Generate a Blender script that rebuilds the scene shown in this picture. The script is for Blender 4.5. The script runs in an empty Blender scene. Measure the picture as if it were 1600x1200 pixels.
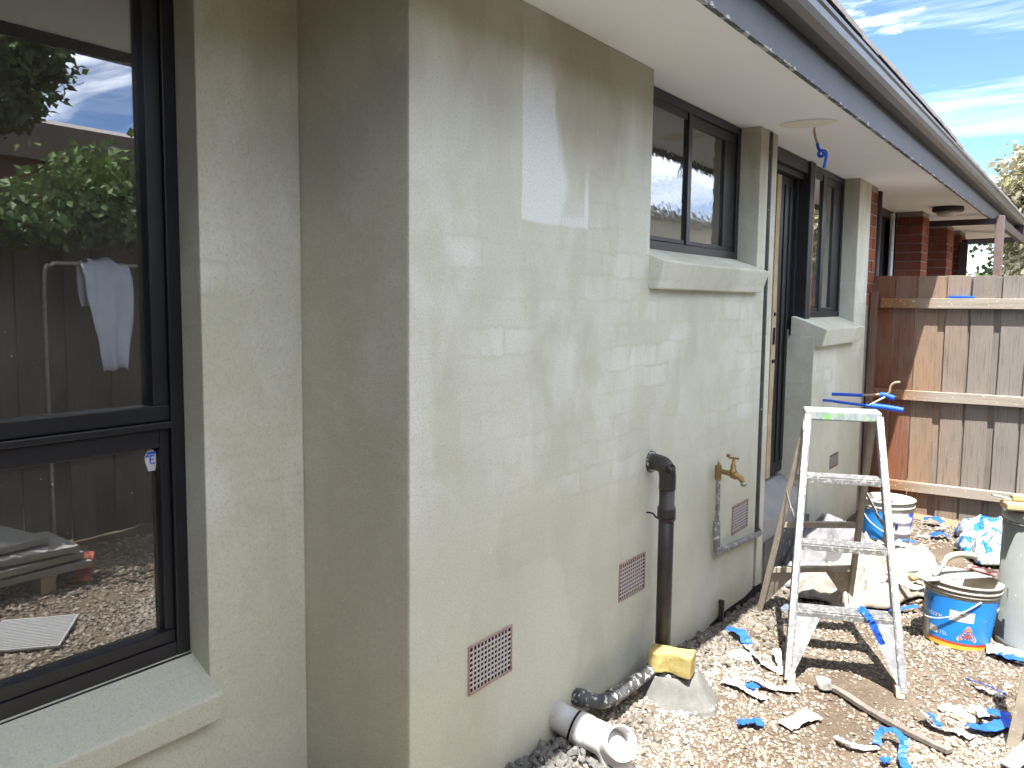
import bpy, bmesh, math, random
import numpy as np
from mathutils import Vector, Matrix, noise as mnoise
random.seed(7); rng = np.random.default_rng(7)
R = math.radians
sc = bpy.context.scene
COL = sc.collection

# ---------------------------------------------------------------- camera
yaw, pit, rol = R(34.54), R(-5.5), R(0.593)
fw = Vector((-math.sin(yaw)*math.cos(pit), math.cos(yaw)*math.cos(pit), math.sin(pit)))
rt = Vector((math.cos(yaw), math.sin(yaw), 0)); up = rt.cross(fw)
r2 = rt*math.cos(rol)+up*math.sin(rol); u2 = -rt*math.sin(rol)+up*math.cos(rol)
cd = bpy.data.cameras.new('camera'); cam = bpy.data.objects.new('camera', cd); COL.objects.link(cam)
cd.sensor_width = 36; cd.lens = 1342/1600*36; cd.clip_start = .05; cd.clip_end = 800
M = Matrix((r2, u2, -fw)).transposed().to_4x4(); M.translation = Vector((1.5, 0, 1.6)); cam.matrix_world = M
sc.camera = cam

# ---------------------------------------------------------------- sky, sun, exposure
LIGHT = Vector((-.205, .355, -1)).normalized()          # direction the sunlight travels
w = bpy.data.worlds.new('World'); sc.world = w; w.use_nodes = True
nt = w.node_tree; nt.nodes.clear()
N = nt.nodes.new
out = N('ShaderNodeOutputWorld'); bg = N('ShaderNodeBackground'); bg.inputs[1].default_value = .05
sky = N('ShaderNodeTexSky'); sky.sky_type = 'NISHITA'; sky.sun_disc = False
sky.sun_elevation = math.asin(-LIGHT.z); sky.sun_rotation = math.atan2(-LIGHT.x, -LIGHT.y)
sky.air_density = .5; sky.dust_density = .05; sky.ozone_density = 5.
tc = N('ShaderNodeTexCoord'); mp = N('ShaderNodeMapping'); mp.inputs['Scale'].default_value = (1.2, 1.6, 4.)
mp.inputs['Rotation'].default_value = (.12, -.25, .3); mp.inputs['Location'].default_value = (5.73, 4.34, 6.57)
nz = N('ShaderNodeTexNoise'); nz.inputs['Scale'].default_value = 1.9; nz.inputs['Detail'].default_value = 7
nz.inputs['Roughness'].default_value = .58; nz.inputs['Distortion'].default_value = .5
rp = N('ShaderNodeValToRGB'); rp.color_ramp.elements[0].position = .455; rp.color_ramp.elements[1].position = .66
rp.color_ramp.elements[0].color = (0, 0, 0, 1); rp.color_ramp.elements[1].color = (1, 1, 1, 1)
mx = N('ShaderNodeMix'); mx.data_type = 'RGBA'; mx.inputs['B'].default_value = (22., 22., 22., 1)
L = nt.links.new
L(tc.outputs['Generated'], mp.inputs['Vector']); L(mp.outputs[0], nz.inputs['Vector']); L(nz.outputs[0], rp.inputs[0])
nw = N('ShaderNodeTexNoise'); nw.inputs['Scale'].default_value = 3.2; nw.inputs['Detail'].default_value = 8; nw.inputs['Roughness'].default_value = .62; nw.inputs['Distortion'].default_value = 1.2
mw = N('ShaderNodeMapping'); mw.inputs['Scale'].default_value = (.9, 1.1, 7.); mw.inputs['Rotation'].default_value = (.25, .1, .5); rw = N('ShaderNodeMapRange'); rw.inputs[1].default_value = .48; rw.inputs[2].default_value = .78; rw.inputs[4].default_value = .13
am = N('ShaderNodeMath'); am.operation = 'MAXIMUM'
L(tc.outputs['Generated'], mw.inputs['Vector']); L(mw.outputs[0], nw.inputs['Vector']); L(nw.outputs[0], rw.inputs[0]); L(rw.outputs[0], am.inputs[0]); L(rp.outputs[0], am.inputs[1])
L(am.outputs[0], mx.inputs['Factor']); L(sky.outputs[0], mx.inputs['A']); L(mx.outputs['Result'], bg.inputs[0]); L(bg.outputs[0], out.inputs[0])
sd = bpy.data.lights.new('sun', 'SUN'); sd.energy = 2.0; sd.angle = R(.53); sd.color = (1, .965, .905)
sun = bpy.data.objects.new('sun', sd); COL.objects.link(sun); sun.rotation_euler = LIGHT.to_track_quat('-Z', 'Y').to_euler(); sun.location = (2, -4, 9)
sc.view_settings.view_transform = 'Standard'; sc.view_settings.look = 'None'; sc.view_settings.gamma = 1
sc.view_settings.use_curve_mapping = False; sc.view_settings.exposure = 3.05
try:
    sc.cycles.max_bounces = 5; sc.cycles.diffuse_bounces = 3; sc.cycles.glossy_bounces = 3; sc.cycles.transmission_bounces = 3; sc.cycles.transparent_max_bounces = 6; sc.cycles.use_adaptive_sampling = True; sc.cycles.adaptive_threshold = .02
    sc.cycles.caustics_reflective = False; sc.cycles.caustics_refractive = False
except Exception: pass

# ---------------------------------------------------------------- materials
class Mat:
    def __init__(s, name):
        s.m = bpy.data.materials.new(name); s.m.use_nodes = True; s.t = s.m.node_tree
        s.b = s.t.nodes['Principled BSDF']; s.o = s.t.nodes['Material Output']
        s.g = s.n('ShaderNodeNewGeometry'); s.pos = s.g.outputs['Position']
        s.b.inputs['Specular IOR Level'].default_value = .35
    def n(s, k): return s.t.nodes.new(k)
    def l(s, a, b): s.t.links.new(a, b)
    def objc(s):
        if not hasattr(s, 'tc'): s.tc = s.n('ShaderNodeTexCoord')
        return s.tc.outputs['Object']
    def noise(s, scale, detail=4, rough=.55, vec=None, stretch=None, dist=0):
        nd = s.n('ShaderNodeTexNoise'); nd.inputs['Scale'].default_value = scale; nd.inputs['Detail'].default_value = detail
        nd.inputs['Roughness'].default_value = rough; nd.inputs['Distortion'].default_value = dist
        v = vec if vec is not None else s.pos
        if stretch:
            mpn = s.n('ShaderNodeMapping'); mpn.inputs['Scale'].default_value = stretch; s.l(v, mpn.inputs[0]); v = mpn.outputs[0]
        s.l(v, nd.inputs['Vector']); return nd.outputs['Fac']
    def ramp(s, f, a, b, lo=0., hi=1.):
        r = s.n('ShaderNodeMapRange'); r.interpolation_type = 'SMOOTHSTEP'
        r.inputs[1].default_value = a; r.inputs[2].default_value = b; r.inputs[3].default_value = lo; r.inputs[4].default_value = hi
        s.l(f, r.inputs[0]); return r.outputs[0]
    def math(s, op, a, b=None):
        m = s.n('ShaderNodeMath'); m.operation = op
        for i, v in enumerate((a, b)):
            if v is None: continue
            if isinstance(v, (int, float)): m.inputs[i].default_value = v
            else: s.l(v, m.inputs[i])
        return m.outputs[0]
    def mix(s, f, a, b, mode='MIX'):
        m = s.n('ShaderNodeMix'); m.data_type = 'RGBA'; m.blend_type = mode
        for k, v in (('Factor', f), ('A', a), ('B', b)):
            i = [x for x in m.inputs if x.name == k and (x.type == ('VALUE' if k == 'Factor' else 'RGBA'))][0]
            if isinstance(v, (int, float)): i.default_value = v
            elif isinstance(v, tuple): i.default_value = (*v[:3], 1)
            else: s.l(v, i)
        return [x for x in m.outputs if x.type == 'RGBA'][0]
    def xyz(s, v=None):
        x = s.n('ShaderNodeSeparateXYZ'); s.l(v if v is not None else s.pos, x.inputs[0]); return x.outputs
    def col(s, c):
        if isinstance(c, tuple): s.b.inputs['Base Color'].default_value = (*c[:3], 1)
        else: s.l(c, s.b.inputs['Base Color'])
    def bump(s, h, st=.3, d=.01, prev=None):
        b = s.n('ShaderNodeBump'); b.inputs['Strength'].default_value = st; b.inputs['Distance'].default_value = d
        s.l(h, b.inputs['Height'])
        if prev is not None: s.l(prev, b.inputs['Normal'])
        s.l(b.outputs[0], s.b.inputs['Normal']); return b.outputs[0]
    def set(s, rough=.6, metal=0., spec=None):
        s.b.inputs['Roughness'].default_value = rough; s.b.inputs['Metallic'].default_value = metal
        if spec is not None: s.b.inputs['Specular IOR Level'].default_value = spec
        return s

def simple(name, c1, c2=None, scale=12, rough=.6, metal=0., bump=.15, bscale=None, spec=None, splat=None, splat_amt=.62, obj=False, splat_scale=60):
    m = Mat(name); v = m.objc() if obj else m.pos
    c2 = c2 or tuple(x*.75 for x in c1)
    f = m.ramp(m.noise(scale, 5, .6, v), .3, .7)
    c = m.mix(f, c1, c2)
    if splat:
        a = m.noise(splat_scale, 5, .65, v); c = m.mix(m.ramp(a, splat_amt, splat_amt+.05), c, splat)
    m.col(c); m.set(rough, metal, spec)
    if bump: m.bump(m.noise(bscale or scale*8, 4, .6, v), bump, .004)
    return m.m

def C(r, g, b): return tuple(((x/255+.055)/1.055)**2.4 if x > 10 else x/255/12.92 for x in (r, g, b))

def render_material():
    m = Mat('cement_render'); x, y, z = m.xyz()
    base, damp_and_shade, pale = (.635, .64, .515), (.42, .375, .275), (.82, .84, .80)
    big = m.noise(1.7, 5, .6, dist=.3); mid = m.noise(6, 6, .65, stretch=(1, 1, .6)); fine = m.noise(150, 3, .75)
    c = m.mix(m.ramp(big, .35, .68), base, (.57, .58, .465))
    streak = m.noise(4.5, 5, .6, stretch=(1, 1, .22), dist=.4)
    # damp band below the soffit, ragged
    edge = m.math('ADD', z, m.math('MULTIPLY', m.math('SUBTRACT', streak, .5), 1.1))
    c = m.mix(m.math('MULTIPLY', m.ramp(edge, 2.02, 2.42), .72), c, damp_and_shade)
    # dry pale blooms and brick courses showing through
    cx = m.n('ShaderNodeCombineXYZ'); m.l(m.math('ADD', x, y), cx.inputs[0]); m.l(z, cx.inputs[1])
    br = m.n('ShaderNodeTexBrick'); br.offset = .5; br.inputs['Scale'].default_value = 1
    br.inputs['Brick Width'].default_value = .24; br.inputs['Row Height'].default_value = .086; br.inputs['Mortar Size'].default_value = .012
    br.inputs['Mortar Smooth'].default_value = 1; br.inputs['Color1'].default_value = (.25, .25, .25, 1); br.inputs['Color2'].default_value = (1, 1, 1, 1); br.inputs['Mortar'].default_value = (0, 0, 0, 1)
    br.inputs['Bias'].default_value = -.35
    wob = m.n('ShaderNodeVectorMath'); wob.operation = 'ADD'; wn = m.n('ShaderNodeTexNoise'); wn.inputs['Scale'].default_value = 9
    m.l(m.pos, wn.inputs['Vector']); ws = m.n('ShaderNodeVectorMath'); ws.operation = 'SCALE'; ws.inputs['Scale'].default_value = .05
    m.l(wn.outputs['Color'], ws.inputs[0]); m.l(cx.outputs[0], wob.inputs[0]); m.l(ws.outputs[0], wob.inputs[1]); m.l(wob.outputs[0], br.inputs['Vector'])
    gh = m.ramp(m.noise(1.5, 3, .5, stretch=(1, 1, 1.6)), .40, .60)
    band = m.math('MULTIPLY', m.ramp(z, .75, 1.15), m.ramp(z, 1.75, 2.15, 1, 0))
    gf = m.math('MULTIPLY', m.math('MULTIPLY', gh, br.outputs['Color']), m.math('ADD', m.math('MULTIPLY', band, .8), .12))
    gf = m.math('MULTIPLY', gf, m.ramp(mid, .3, .6))
    c = m.mix(gf, c, pale)
    bl = m.math('MULTIPLY', m.ramp(m.noise(2.6, 5, .6, stretch=(1, 1, .8), dist=.1), .47, .72), m.math('ADD', m.math('MULTIPLY', band, .5), .08))
    c = m.mix(bl, c, pale)
    sweep = m.noise(2.1, 3, .5, stretch=(1, 1, .7), dist=.4)
    c = m.mix(m.math('MULTIPLY', m.ramp(sweep, .50, .535), .14), c, pale); c = m.mix(m.math('MULTIPLY', m.ramp(m.noise(3.1, 3, .5, stretch=(1, 1, .5)), .53, .57), .16), c, (.47, .475, .38))   # trowel passes drying at different rates
    # the dry rectangle left where a fitting was taken off
    yy = m.math('ADD', y, m.math('MULTIPLY', m.math('SUBTRACT', mid, .5), .012)); zz = m.math('ADD', z, m.math('MULTIPLY', m.math('SUBTRACT', mid, .5), .02))
    wet = m.math('ADD', m.math('ADD', y, m.math('MULTIPLY', m.math('SUBTRACT', streak, .5), .22)), m.math('MULTIPLY', m.math('ABSOLUTE', m.math('SUBTRACT', z, 1.98)), .33))
    rect = m.math('MULTIPLY', m.math('MULTIPLY', m.ramp(yy, 2.217, 2.227), m.ramp(zz, 1.845, 1.858)), m.math('MULTIPLY', m.ramp(z, 2.1, 2.46, 1, .12), m.ramp(x, -.02, -.01)))
    left = m.math('MULTIPLY', rect, m.ramp(wet, 2.47, 2.53, 1, 0))
    right = m.math('MULTIPLY', m.math('MULTIPLY', rect, m.math('MULTIPLY', m.ramp(yy, 2.60, 2.615), m.ramp(yy, 2.628, 2.64, 1, 0))), m.ramp(z, 1.93, 2.1, 1, 0))
    low = m.math('MULTIPLY', m.math('MULTIPLY', rect, m.ramp(yy, 2.628, 2.64, 1, 0)), m.ramp(zz, 1.868, 1.9, .7, 0))
    pm = m.math('MAXIMUM', left, m.math('MAXIMUM', right, low))
    c = m.mix(m.math('MULTIPLY', pm, .85), c, (.82, .86, .84))
    halo = m.math('MULTIPLY', m.math('MULTIPLY', m.ramp(yy, 2.42, 2.5), m.ramp(yy, 2.6, 3.05, 1, 0)), m.math('MULTIPLY', m.ramp(z, 1.95, 2.3), m.ramp(x, -.02, -.01)))
    c = m.mix(m.math('MULTIPLY', halo, m.math('MULTIPLY', m.ramp(streak, .35, .55), .4)), c, damp_and_shade)
    ret_shade = m.math('MULTIPLY', m.ramp(x, -.012, -.006, 1, 0), m.ramp(y, 1.695, 1.701)); ret_shade = m.math('MULTIPLY', ret_shade, m.ramp(y, 1.72, 1.73, 1, 0))
    c = m.mix(m.math('MULTIPLY', ret_shade, m.ramp(streak, .2, .7, .55, .35)), c, damp_and_shade)      # shade worked into the colour, darkening the narrow return
    c = m.mix(m.math('MULTIPLY', m.ramp(fine, .46, .70), .42), c, (.36, .37, .30))
    c = m.mix(m.math('MULTIPLY', m.ramp(m.noise(35, 4, .7), .56, .72), .16), c, pale)
    # splashed soil along the base
    c = m.mix(m.math('MULTIPLY', m.ramp(m.math('ADD', z, m.math('MULTIPLY', mid, .12)), .08, .3, 1, 0), .4), c, (.30, .27, .22))
    m.col(c); m.set(.88, 0, .2)
    n1 = m.bump(m.noise(7, 4, .6), .22, .02); n2 = m.bump(m.noise(230, 3, .75), .6, .004, n1)
    return m.m
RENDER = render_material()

def wood_material():
    m = Mat('weathered_timber'); oi = m.n('ShaderNodeObjectInfo'); v = m.objc()
    ad = m.n('ShaderNodeVectorMath'); ad.operation = 'ADD'; m.l(v, ad.inputs[0])
    sc_ = m.n('ShaderNodeVectorMath'); sc_.operation = 'SCALE'; cmb = m.n('ShaderNodeCombineXYZ')
    for i in range(3): m.l(oi.outputs['Random'], cmb.inputs[i])
    m.l(cmb.outputs[0], sc_.inputs[0]); sc_.inputs['Scale'].default_value = 13; m.l(sc_.outputs[0], ad.inputs[1]); v = ad.outputs[0]
    g1 = m.noise(30, 6, .65, v, (1, 1, .06), .8); g2 = m.noise(120, 4, .7, v, (1, 1, .03)); big = m.noise(3.2, 4, .6, v, (1, 1, .5))
    c = oi.outputs['Color']
    c = m.mix(m.ramp(g1, .35, .75, 0, .35), c, (.20, .18, .16))
    c = m.mix(m.ramp(big, .42, .68, 0, .5), c, (.20, .175, .15)); c = m.mix(m.ramp(m.noise(1.6, 3, .5, v, (1, 1, .8)), .5, .7, 0, .35), c, (.10, .075, .06))
    c = m.mix(m.ramp(g2, .5, .72, 0, .6), c, (.05, .035, .025))
    c = m.mix(m.ramp(g1, .62, .74, 0, .6), c, (.07, .045, .03))
    sp = m.noise(75, 3, .7, v, (1, 1, .8))
    c = m.mix(m.ramp(m.math('MULTIPLY', sp, m.ramp(big, .3, .6, .85, 1.05)), .70, .73, 0, .5), c, (.45, .41, .36))
    m.col(c); m.set(.82, 0, .2); m.bump(m.math('ADD', g1, g2), .5, .006); return m.m
WOOD = wood_material()

def gravel_material():
    m = Mat('pebbles'); a = m.n('ShaderNodeAttribute'); a.attribute_name = 'tint'
    f = m.noise(140, 4, .6)
    c = m.mix(m.ramp(f, .35, .75, 0, .45), a.outputs['Color'], (.2, .15, .1)); m.col(c); m.set(.8, 0, .25)
    m.bump(m.noise(420, 3, .6), .25, .002); return m.m
GRAVEL = gravel_material()

def leaf_material(name, a, b, trans=.25, rough=.5):
    m = Mat(name); at = m.n('ShaderNodeAttribute'); at.attribute_name = 'tint'
    c = m.mix(at.outputs['Fac'], a, b); m.col(c); m.set(rough, 0, .3)
    tr = m.n('ShaderNodeBsdfTranslucent'); m.l(c, tr.inputs[0]); ms = m.n('ShaderNodeMixShader'); ms.inputs[0].default_value = trans
    m.l(m.b.outputs[0], ms.inputs[1]); m.l(tr.outputs[0], ms.inputs[2]); m.l(ms.outputs[0], m.o.inputs[0]); return m.m

def glass_material(name, base, gain, tint, wav=0., wscale=40, rough=.0):
    m = Mat(name)
    fr = m.n('ShaderNodeFresnel'); fr.inputs[0].default_value = 1.52
    f = m.math('MINIMUM', m.math('ADD', m.math('MULTIPLY', fr.outputs[0], gain), base), 1.)
    gl = m.n('ShaderNodeBsdfGlossy'); gl.inputs['Roughness'].default_value = rough; gl.inputs[0].default_value = (.96, .98, 1, 1)
    tr = m.n('ShaderNodeBsdfTransparent'); tr.inputs[0].default_value = (*tint, 1)
    df = m.n('ShaderNodeBsdfDiffuse'); df.inputs[0].default_value = (.5, .48, .42, 1)   # dust on the pane
    ms = m.n('ShaderNodeMixShader'); m.l(f, ms.inputs[0]); m.l(tr.outputs[0], ms.inputs[1]); m.l(gl.outputs[0], ms.inputs[2])
    d = m.math('MULTIPLY', m.ramp(m.noise(5, 5, .65), .25, .75, .5, 1), .09)
    d = m.math('ADD', d, m.math('MULTIPLY', m.ramp(m.noise(55, 2, .5), .74, .77), .45))
    m2 = m.n('ShaderNodeMixShader'); m.l(d, m2.inputs[0]); m.l(ms.outputs[0], m2.inputs[1]); m.l(df.outputs[0], m2.inputs[2]); m.l(m2.outputs[0], m.o.inputs[0])
    if wav:
        b = m.n('ShaderNodeBump'); b.inputs['Strength'].default_value = wav; b.inputs['Distance'].default_value = .004
        m.l(m.noise(wscale, 2, .5), b.inputs['Height']); m.l(b.outputs[0], gl.inputs['Normal'])
    return m.m
GLASS = glass_material('window_glass', .17, 1.7, (.5, .5, .48))
GLASS2 = glass_material('obscure_glass', .16, .9, (.42, .45, .45), .10, 34, .03)

FRAME = simple('charcoal_aluminium', (.0085, .0095, .014), (.012, .0135, .018), 9, .42, 0, .05, 200, .5, (.3, .29, .26), .745, splat_scale=45)
FRAMEG = simple('grey_primed_frame', (.022, .024, .029), (.015, .017, .021), 9, .5, 0, .08, 150, .4)
DOORM = simple('black_door_paint', (.006, .0065, .010), (.009, .0095, .013), 6, .45, 0, .04, 120, .4)
SOFFIT = simple('soffit_paint', (.87, .89, .90), (.85, .865, .87), 2.2, .75, 0, .1, 60, .2, (.55, .53, .48), .70, splat_scale=9)
def fascia_material():
    m = Mat('fascia_paint'); x, y, z = m.xyz(); r = m.noise(30, 5, .7, stretch=(1, .5, 1))
    c = m.mix(m.ramp(m.noise(5, 4, .6), .3, .7), (.05, .054, .066), (.038, .042, .052))
    c = m.mix(m.ramp(m.math('ADD', z, m.math('MULTIPLY', m.math('SUBTRACT', .56, r), .12)), 2.456, 2.462, .8, 0), c, (.55, .55, .53))
    c = m.mix(m.ramp(m.noise(80, 4, .7), .68, .72, 0, .25), c, (.4, .4, .38))
    m.col(c); m.set(.5, 0, .4); m.bump(r, .15, .004); return m.m
FASCIA = fascia_material()
GUTTER = simple('gutter_steel', (.15, .155, .17), (.115, .12, .13), 4, .34, .35, .08, 60, .5, (.3, .3, .29), .72, splat_scale=30)
TILE = simple('concrete_roof_tile', (.30, .27, .25), (.22, .2, .19), 7, .85, 0, .3, 60, .2, (.36, .2, .14), .66)
CONC = simple('rough_concrete', (.17, .168, .155), (.11, .11, .105), 11, .9, 0, .5, 70, .2, (.42, .41, .38), .60, splat_scale=22)
STEPC = simple('step_render', (.28, .295, .33), (.36, .35, .32), 5, .9, 0, .4, 60, .2)
INTER = simple('room_paint', (.20, .19, .17), (.16, .15, .13), 3, .9, 0, 0)
BLOCKM = simple('unseen_wall_paint', (.17, .175, .15), (.14, .145, .125), 5, .9, 0, 0)
TERRA = simple('terracotta', (.36, .21, .16), (.42, .33, .29), 30, .85, 0, .3, 200, .2)
DARK = simple('dark_void', (.008, .007, .006), (.012, .01, .009), 10, .9, 0, 0)
BLKPIPE = simple('black_pipe_plastic', (.030, .027, .027), (.05, .045, .045), 14, .42, 0, .1, 120, .4, (.5, .49, .45), .685, splat_scale=38)
BLKPIPE2 = simple('splattered_pipe', (.04, .04, .045), (.10, .10, .10), 16, .5, 0, .3, 100, .4, (.5, .5, .48), .545, splat_scale=42)
PVC = simple('white_pvc', (.56, .55, .55), (.48, .47, .46), 8, .4, 0, .06, 90, .45, (.45, .38, .3), .675, splat_scale=20)
PIPEG = simple('painted_copper_pipe', (.30, .31, .31), (.18, .18, .17), 22, .6, .1, .3, 120, .4, (.55, .58, .58), .56, splat_scale=45)
RISER = simple('dark_riser_pipe', (.11, .11, .115), (.06, .058, .06), 8, .6, .1, .4, 60, .4, (.36, .36, .35), .61, splat_scale=18)
BRASS = simple('dull_brass', (.42, .27, .10), (.26, .17, .08), 40, .45, .75, .2, 200, .5)
CHROME = simple('worn_chrome', (.5, .5, .48), (.35, .34, .32), 40, .35, .8, .1, 200, .5)
SPONGE = simple('yellow_sponge', (.43, .36, .14), (.35, .28, .11), 30, .95, 0, .8, 260, .1, (.24, .18, .06), .62, splat_scale=160)
ALU = simple('dusty_aluminium', (.27, .28, .29), (.19, .19, .19), 18, .42, .45, .2, 150, .5, (.46, .45, .42), .53, splat_scale=55)
ALUREAR = simple('mud_caked_aluminium', (.36, .315, .25), (.27, .235, .19), 15, .75, .1, .25, 110, .3, (.48, .44, .37), .6, splat_scale=60)
CAPM = None
def cap_material():
    m = Mat('ladder_cap_paint'); v = m.pos
    c = m.mix(m.ramp(m.noise(22, 5, .65), .4, .6), (.34, .36, .36), (.22, .27, .29))
    c = m.mix(m.ramp(m.noise(15, 4, .6, dist=1), .55, .63), c, (.17, .40, .12)); c = m.mix(m.ramp(m.noise(60, 4, .7), .60, .66), c, (.5, .5, .47))
    m.col(c); m.set(.5, .1); m.bump(m.noise(90, 4, .6), .2, .003); return m.m
CAPM = cap_material()
BLUE = simple('blue_tape', (.012, .085, .60), (.02, .12, .70), 40, .5, 0, .25, 150, .4)
FILM = simple('white_masking_film', (.50, .50, .50), (.42, .42, .44), 30, .5, 0, .4, 90, .3, (.33, .30, .26), .63, splat_scale=70)
CANVAS = simple('canvas_drop_sheet', (.33, .295, .255), (.22, .195, .17), 8, .95, 0, .6, 60, .1, (.38, .355, .32), .57, splat_scale=14)
GREYCLOTH = simple('grey_drop_cloth', (.22, .215, .225), (.15, .145, .155), 9, .95, 0, .4, 160, .1, (.3, .29, .28), .6, splat_scale=24)
BUCKW = simple('bucket_plastic', (.46, .43, .37), (.38, .35, .29), 16, .55, 0, .15, 100, .4, (.22, .18, .13), .61, splat_scale=45)
LABELB = simple('blue_label_print', (.015, .20, .62), (.02, .25, .70), 14, .4, 0, .05, 80, .4, (.42, .47, .5), .66, splat_scale=50)
PLASTER = simple('dried_plaster', (.32, .315, .285), (.42, .41, .385), 20, .9, 0, .5, 90, .2)
MIXM = simple('wet_render_mix', (.30, .30, .22), (.36, .36, .28), 18, .8, 0, .5, 60, .2)
TRIM_R = simple('label_red', (.55, .06, .03), (.6, .09, .03), 30, .45, 0, 0); TRIM_Y = simple('label_yellow', (.72, .42, .04), (.76, .5, .08), 30, .45, 0, 0)
ORANGE = simple('hazard_orange', (.72, .17, .02), (.75, .2, .03), 30, .45, 0, 0); WHITEP = simple('print_white', (.58, .58, .57), (.52, .52, .5), 30, .5, 0, 0)
NAVY = simple('print_navy', (.01, .015, .07), (.015, .02, .09), 30, .5, 0, 0); STICK = simple('grey_sticker', (.56, .56, .54), (.64, .63, .6), 30, .6, 0, .1, splat=(.4, .33, .28), splat_amt=.6)
DRUM = simple('grey_drum_plastic', (.22, .235, .23), (.185, .20, .195), 5, .55, 0, .1, 100, .35, (.42, .43, .42), .67, splat_scale=35)
HANDLE = simple('pale_handle_wood', (.46, .33, .16), (.5, .40, .24), 20, .7, 0, .2, 120, .2, (.3, .2, .12), .64)
STEEL = simple('plastered_steel', (.30, .31, .30), (.22, .23, .22), 25, .5, .3, .3, 90, .4, (.44, .44, .41), .53)
WIRE = simple('pale_wire', (.50, .38, .24), (.42, .31, .2), 40, .6, 0, 0); REDW = simple('red_wire', (.5, .05, .03), (.4, .05, .03), 40, .5, 0, 0)
PATCHM = simple('soffit_filler', (.78, .70, .50), (.78, .77, .72), 9, .9, 0, .2, 60, .1)
FOAM = simple('yellow_foam', (.62, .54, .22), (.5, .44, .2), 30, .9, 0, .5, 120, .1); TIMB = simple('raw_jamb_timber', (.52, .42, .27), (.42, .33, .2), 12, .85, 0, .3, 90, .2, (.2, .15, .1), .68)
BRICKM = None
def brick_material():
    m = Mat('red_brick'); oi = m.n('ShaderNodeObjectInfo'); f = m.noise(40, 5, .65)
    c = m.mix(oi.outputs['Random'], (.16, .05, .032), (.25, .088, .05)); c = m.mix(m.ramp(f, .45, .75, 0, .6), c, (.09, .04, .03)); m.col(c); m.set(.9, 0, .15)
    m.bump(m.noise(150, 4, .7), .5, .004); return m.m
BRICKM = brick_material()
MORTAR = simple('mortar', (.30, .27, .23), (.24, .21, .18), 40, .95, 0, .3); BROWN = simple('brown_painted_timber', (.17, .125, .115), (.13, .095, .085), 12, .6, 0, .15, 80)
DKBROWN = simple('dark_brown_paint', (.035, .024, .024), (.05, .035, .034), 12, .5, 0, .1)
LAMPG = simple('opal_diffuser', (.6, .58, .5), (.55, .53, .46), 10, .4, 0, 0)
LEAFV = leaf_material('vine_leaf', (.04, .085, .02), (.13, .185, .045)); LEAFD = leaf_material('dark_leaf', (.03, .055, .018), (.09, .13, .04))
LEAFP = leaf_material('pale_blossom', (.20, .20, .09), (.46, .42, .31), .25); BARK = simple('bark', (.16, .13, .1), (.1, .08, .06), 14, .95, 0, .8, 60)
CREAM = simple('cream_wall_paint', (.62, .57, .45), (.56, .52, .42), 3, .85, 0, .1)
RUBBLE = simple('soil_rubble', (.21, .185, .155), (.13, .115, .098), 24, .95, 0, .6, 150, .1, (.4, .38, .34), .6)
REDT = simple('faded_red_tile', (.50, .14, .10), (.42, .12, .09), 18, .8, 0, .2)
SHIRT = simple('pale_blue_shirt', (.62, .66, .78), (.55, .6, .73), 10, .9, 0, .3, 120, .1)
def ground_material():
    m = Mat('gravelly_soil')
    a = m.noise(2.2, 6, .6); p = m.noise(70, 5, .7); v = m.n('ShaderNodeTexVoronoi'); v.inputs['Scale'].default_value = 62; m.l(m.pos, v.inputs['Vector'])
    c = m.mix(m.ramp(a, .38, .62), (.105, .08, .058), (.155, .125, .095)); c = m.mix(m.ramp(p, .52, .75, 0, .8), c, (.30, .255, .205))
    c = m.mix(m.ramp(m.noise(160, 3, .7), .3, .5, .7, 0), c, (.10, .075, .055)); x, y, z = m.xyz()
    c = m.mix(m.math('MULTIPLY', m.ramp(y, .9, 2.0, 1, 0), m.ramp(v.outputs['Distance'], .1, .6, 1, .55)), c, (.40, .35, .29))   # unbroken gravel behind the viewer
    m.col(c); m.set(.95, 0, .1); n1 = m.bump(v.outputs['Distance'], .5, .012); m.bump(p, .6, .012, n1); return m.m
GROUND = ground_material()

# ---------------------------------------------------------------- mesh helpers
def obj(name, bm, mat, parent=None, bevel=0., smooth=False, seg=2):
    me = bpy.data.meshes.new(name); bmesh.ops.recalc_face_normals(bm, faces=bm.faces); bm.to_mesh(me); bm.free()
    return link(name, me, mat, parent, bevel, smooth, seg)
def link(name, me, mat, parent=None, bevel=0., smooth=False, seg=2):
    o = bpy.data.objects.new(name, me); COL.objects.link(o)
    for mm in (mat if isinstance(mat, (list, tuple)) else [mat]): me.materials.append(mm)
    if smooth: me.polygons.foreach_set('use_smooth', [True]*len(me.polygons))
    if parent: o.parent = parent
    if bevel:
        b = o.modifiers.new('bevel', 'BEVEL'); b.width = bevel; b.segments = seg; b.limit_method = 'ANGLE'; b.angle_limit = R(40)
    return o
def tag(o, label, cat, group=None):
    o['label'] = label; o['category'] = cat
    if group: o['group'] = group
    return o
def struct(o): o['kind'] = 'structure'; return o
def stuff(o): o['kind'] = 'stuff'; return o
def thing(name, label, cat, group=None, loc=(0, 0, 0)):
    o = bpy.data.objects.new(name, None); COL.objects.link(o); o.empty_display_size = .1; o.location = loc
    return tag(o, label, cat, group)
def keep(o, root):                       # parts are modelled in world coordinates: undo the parent's offset
    o.matrix_parent_inverse = Matrix.Translation(-root.location); return o
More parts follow.
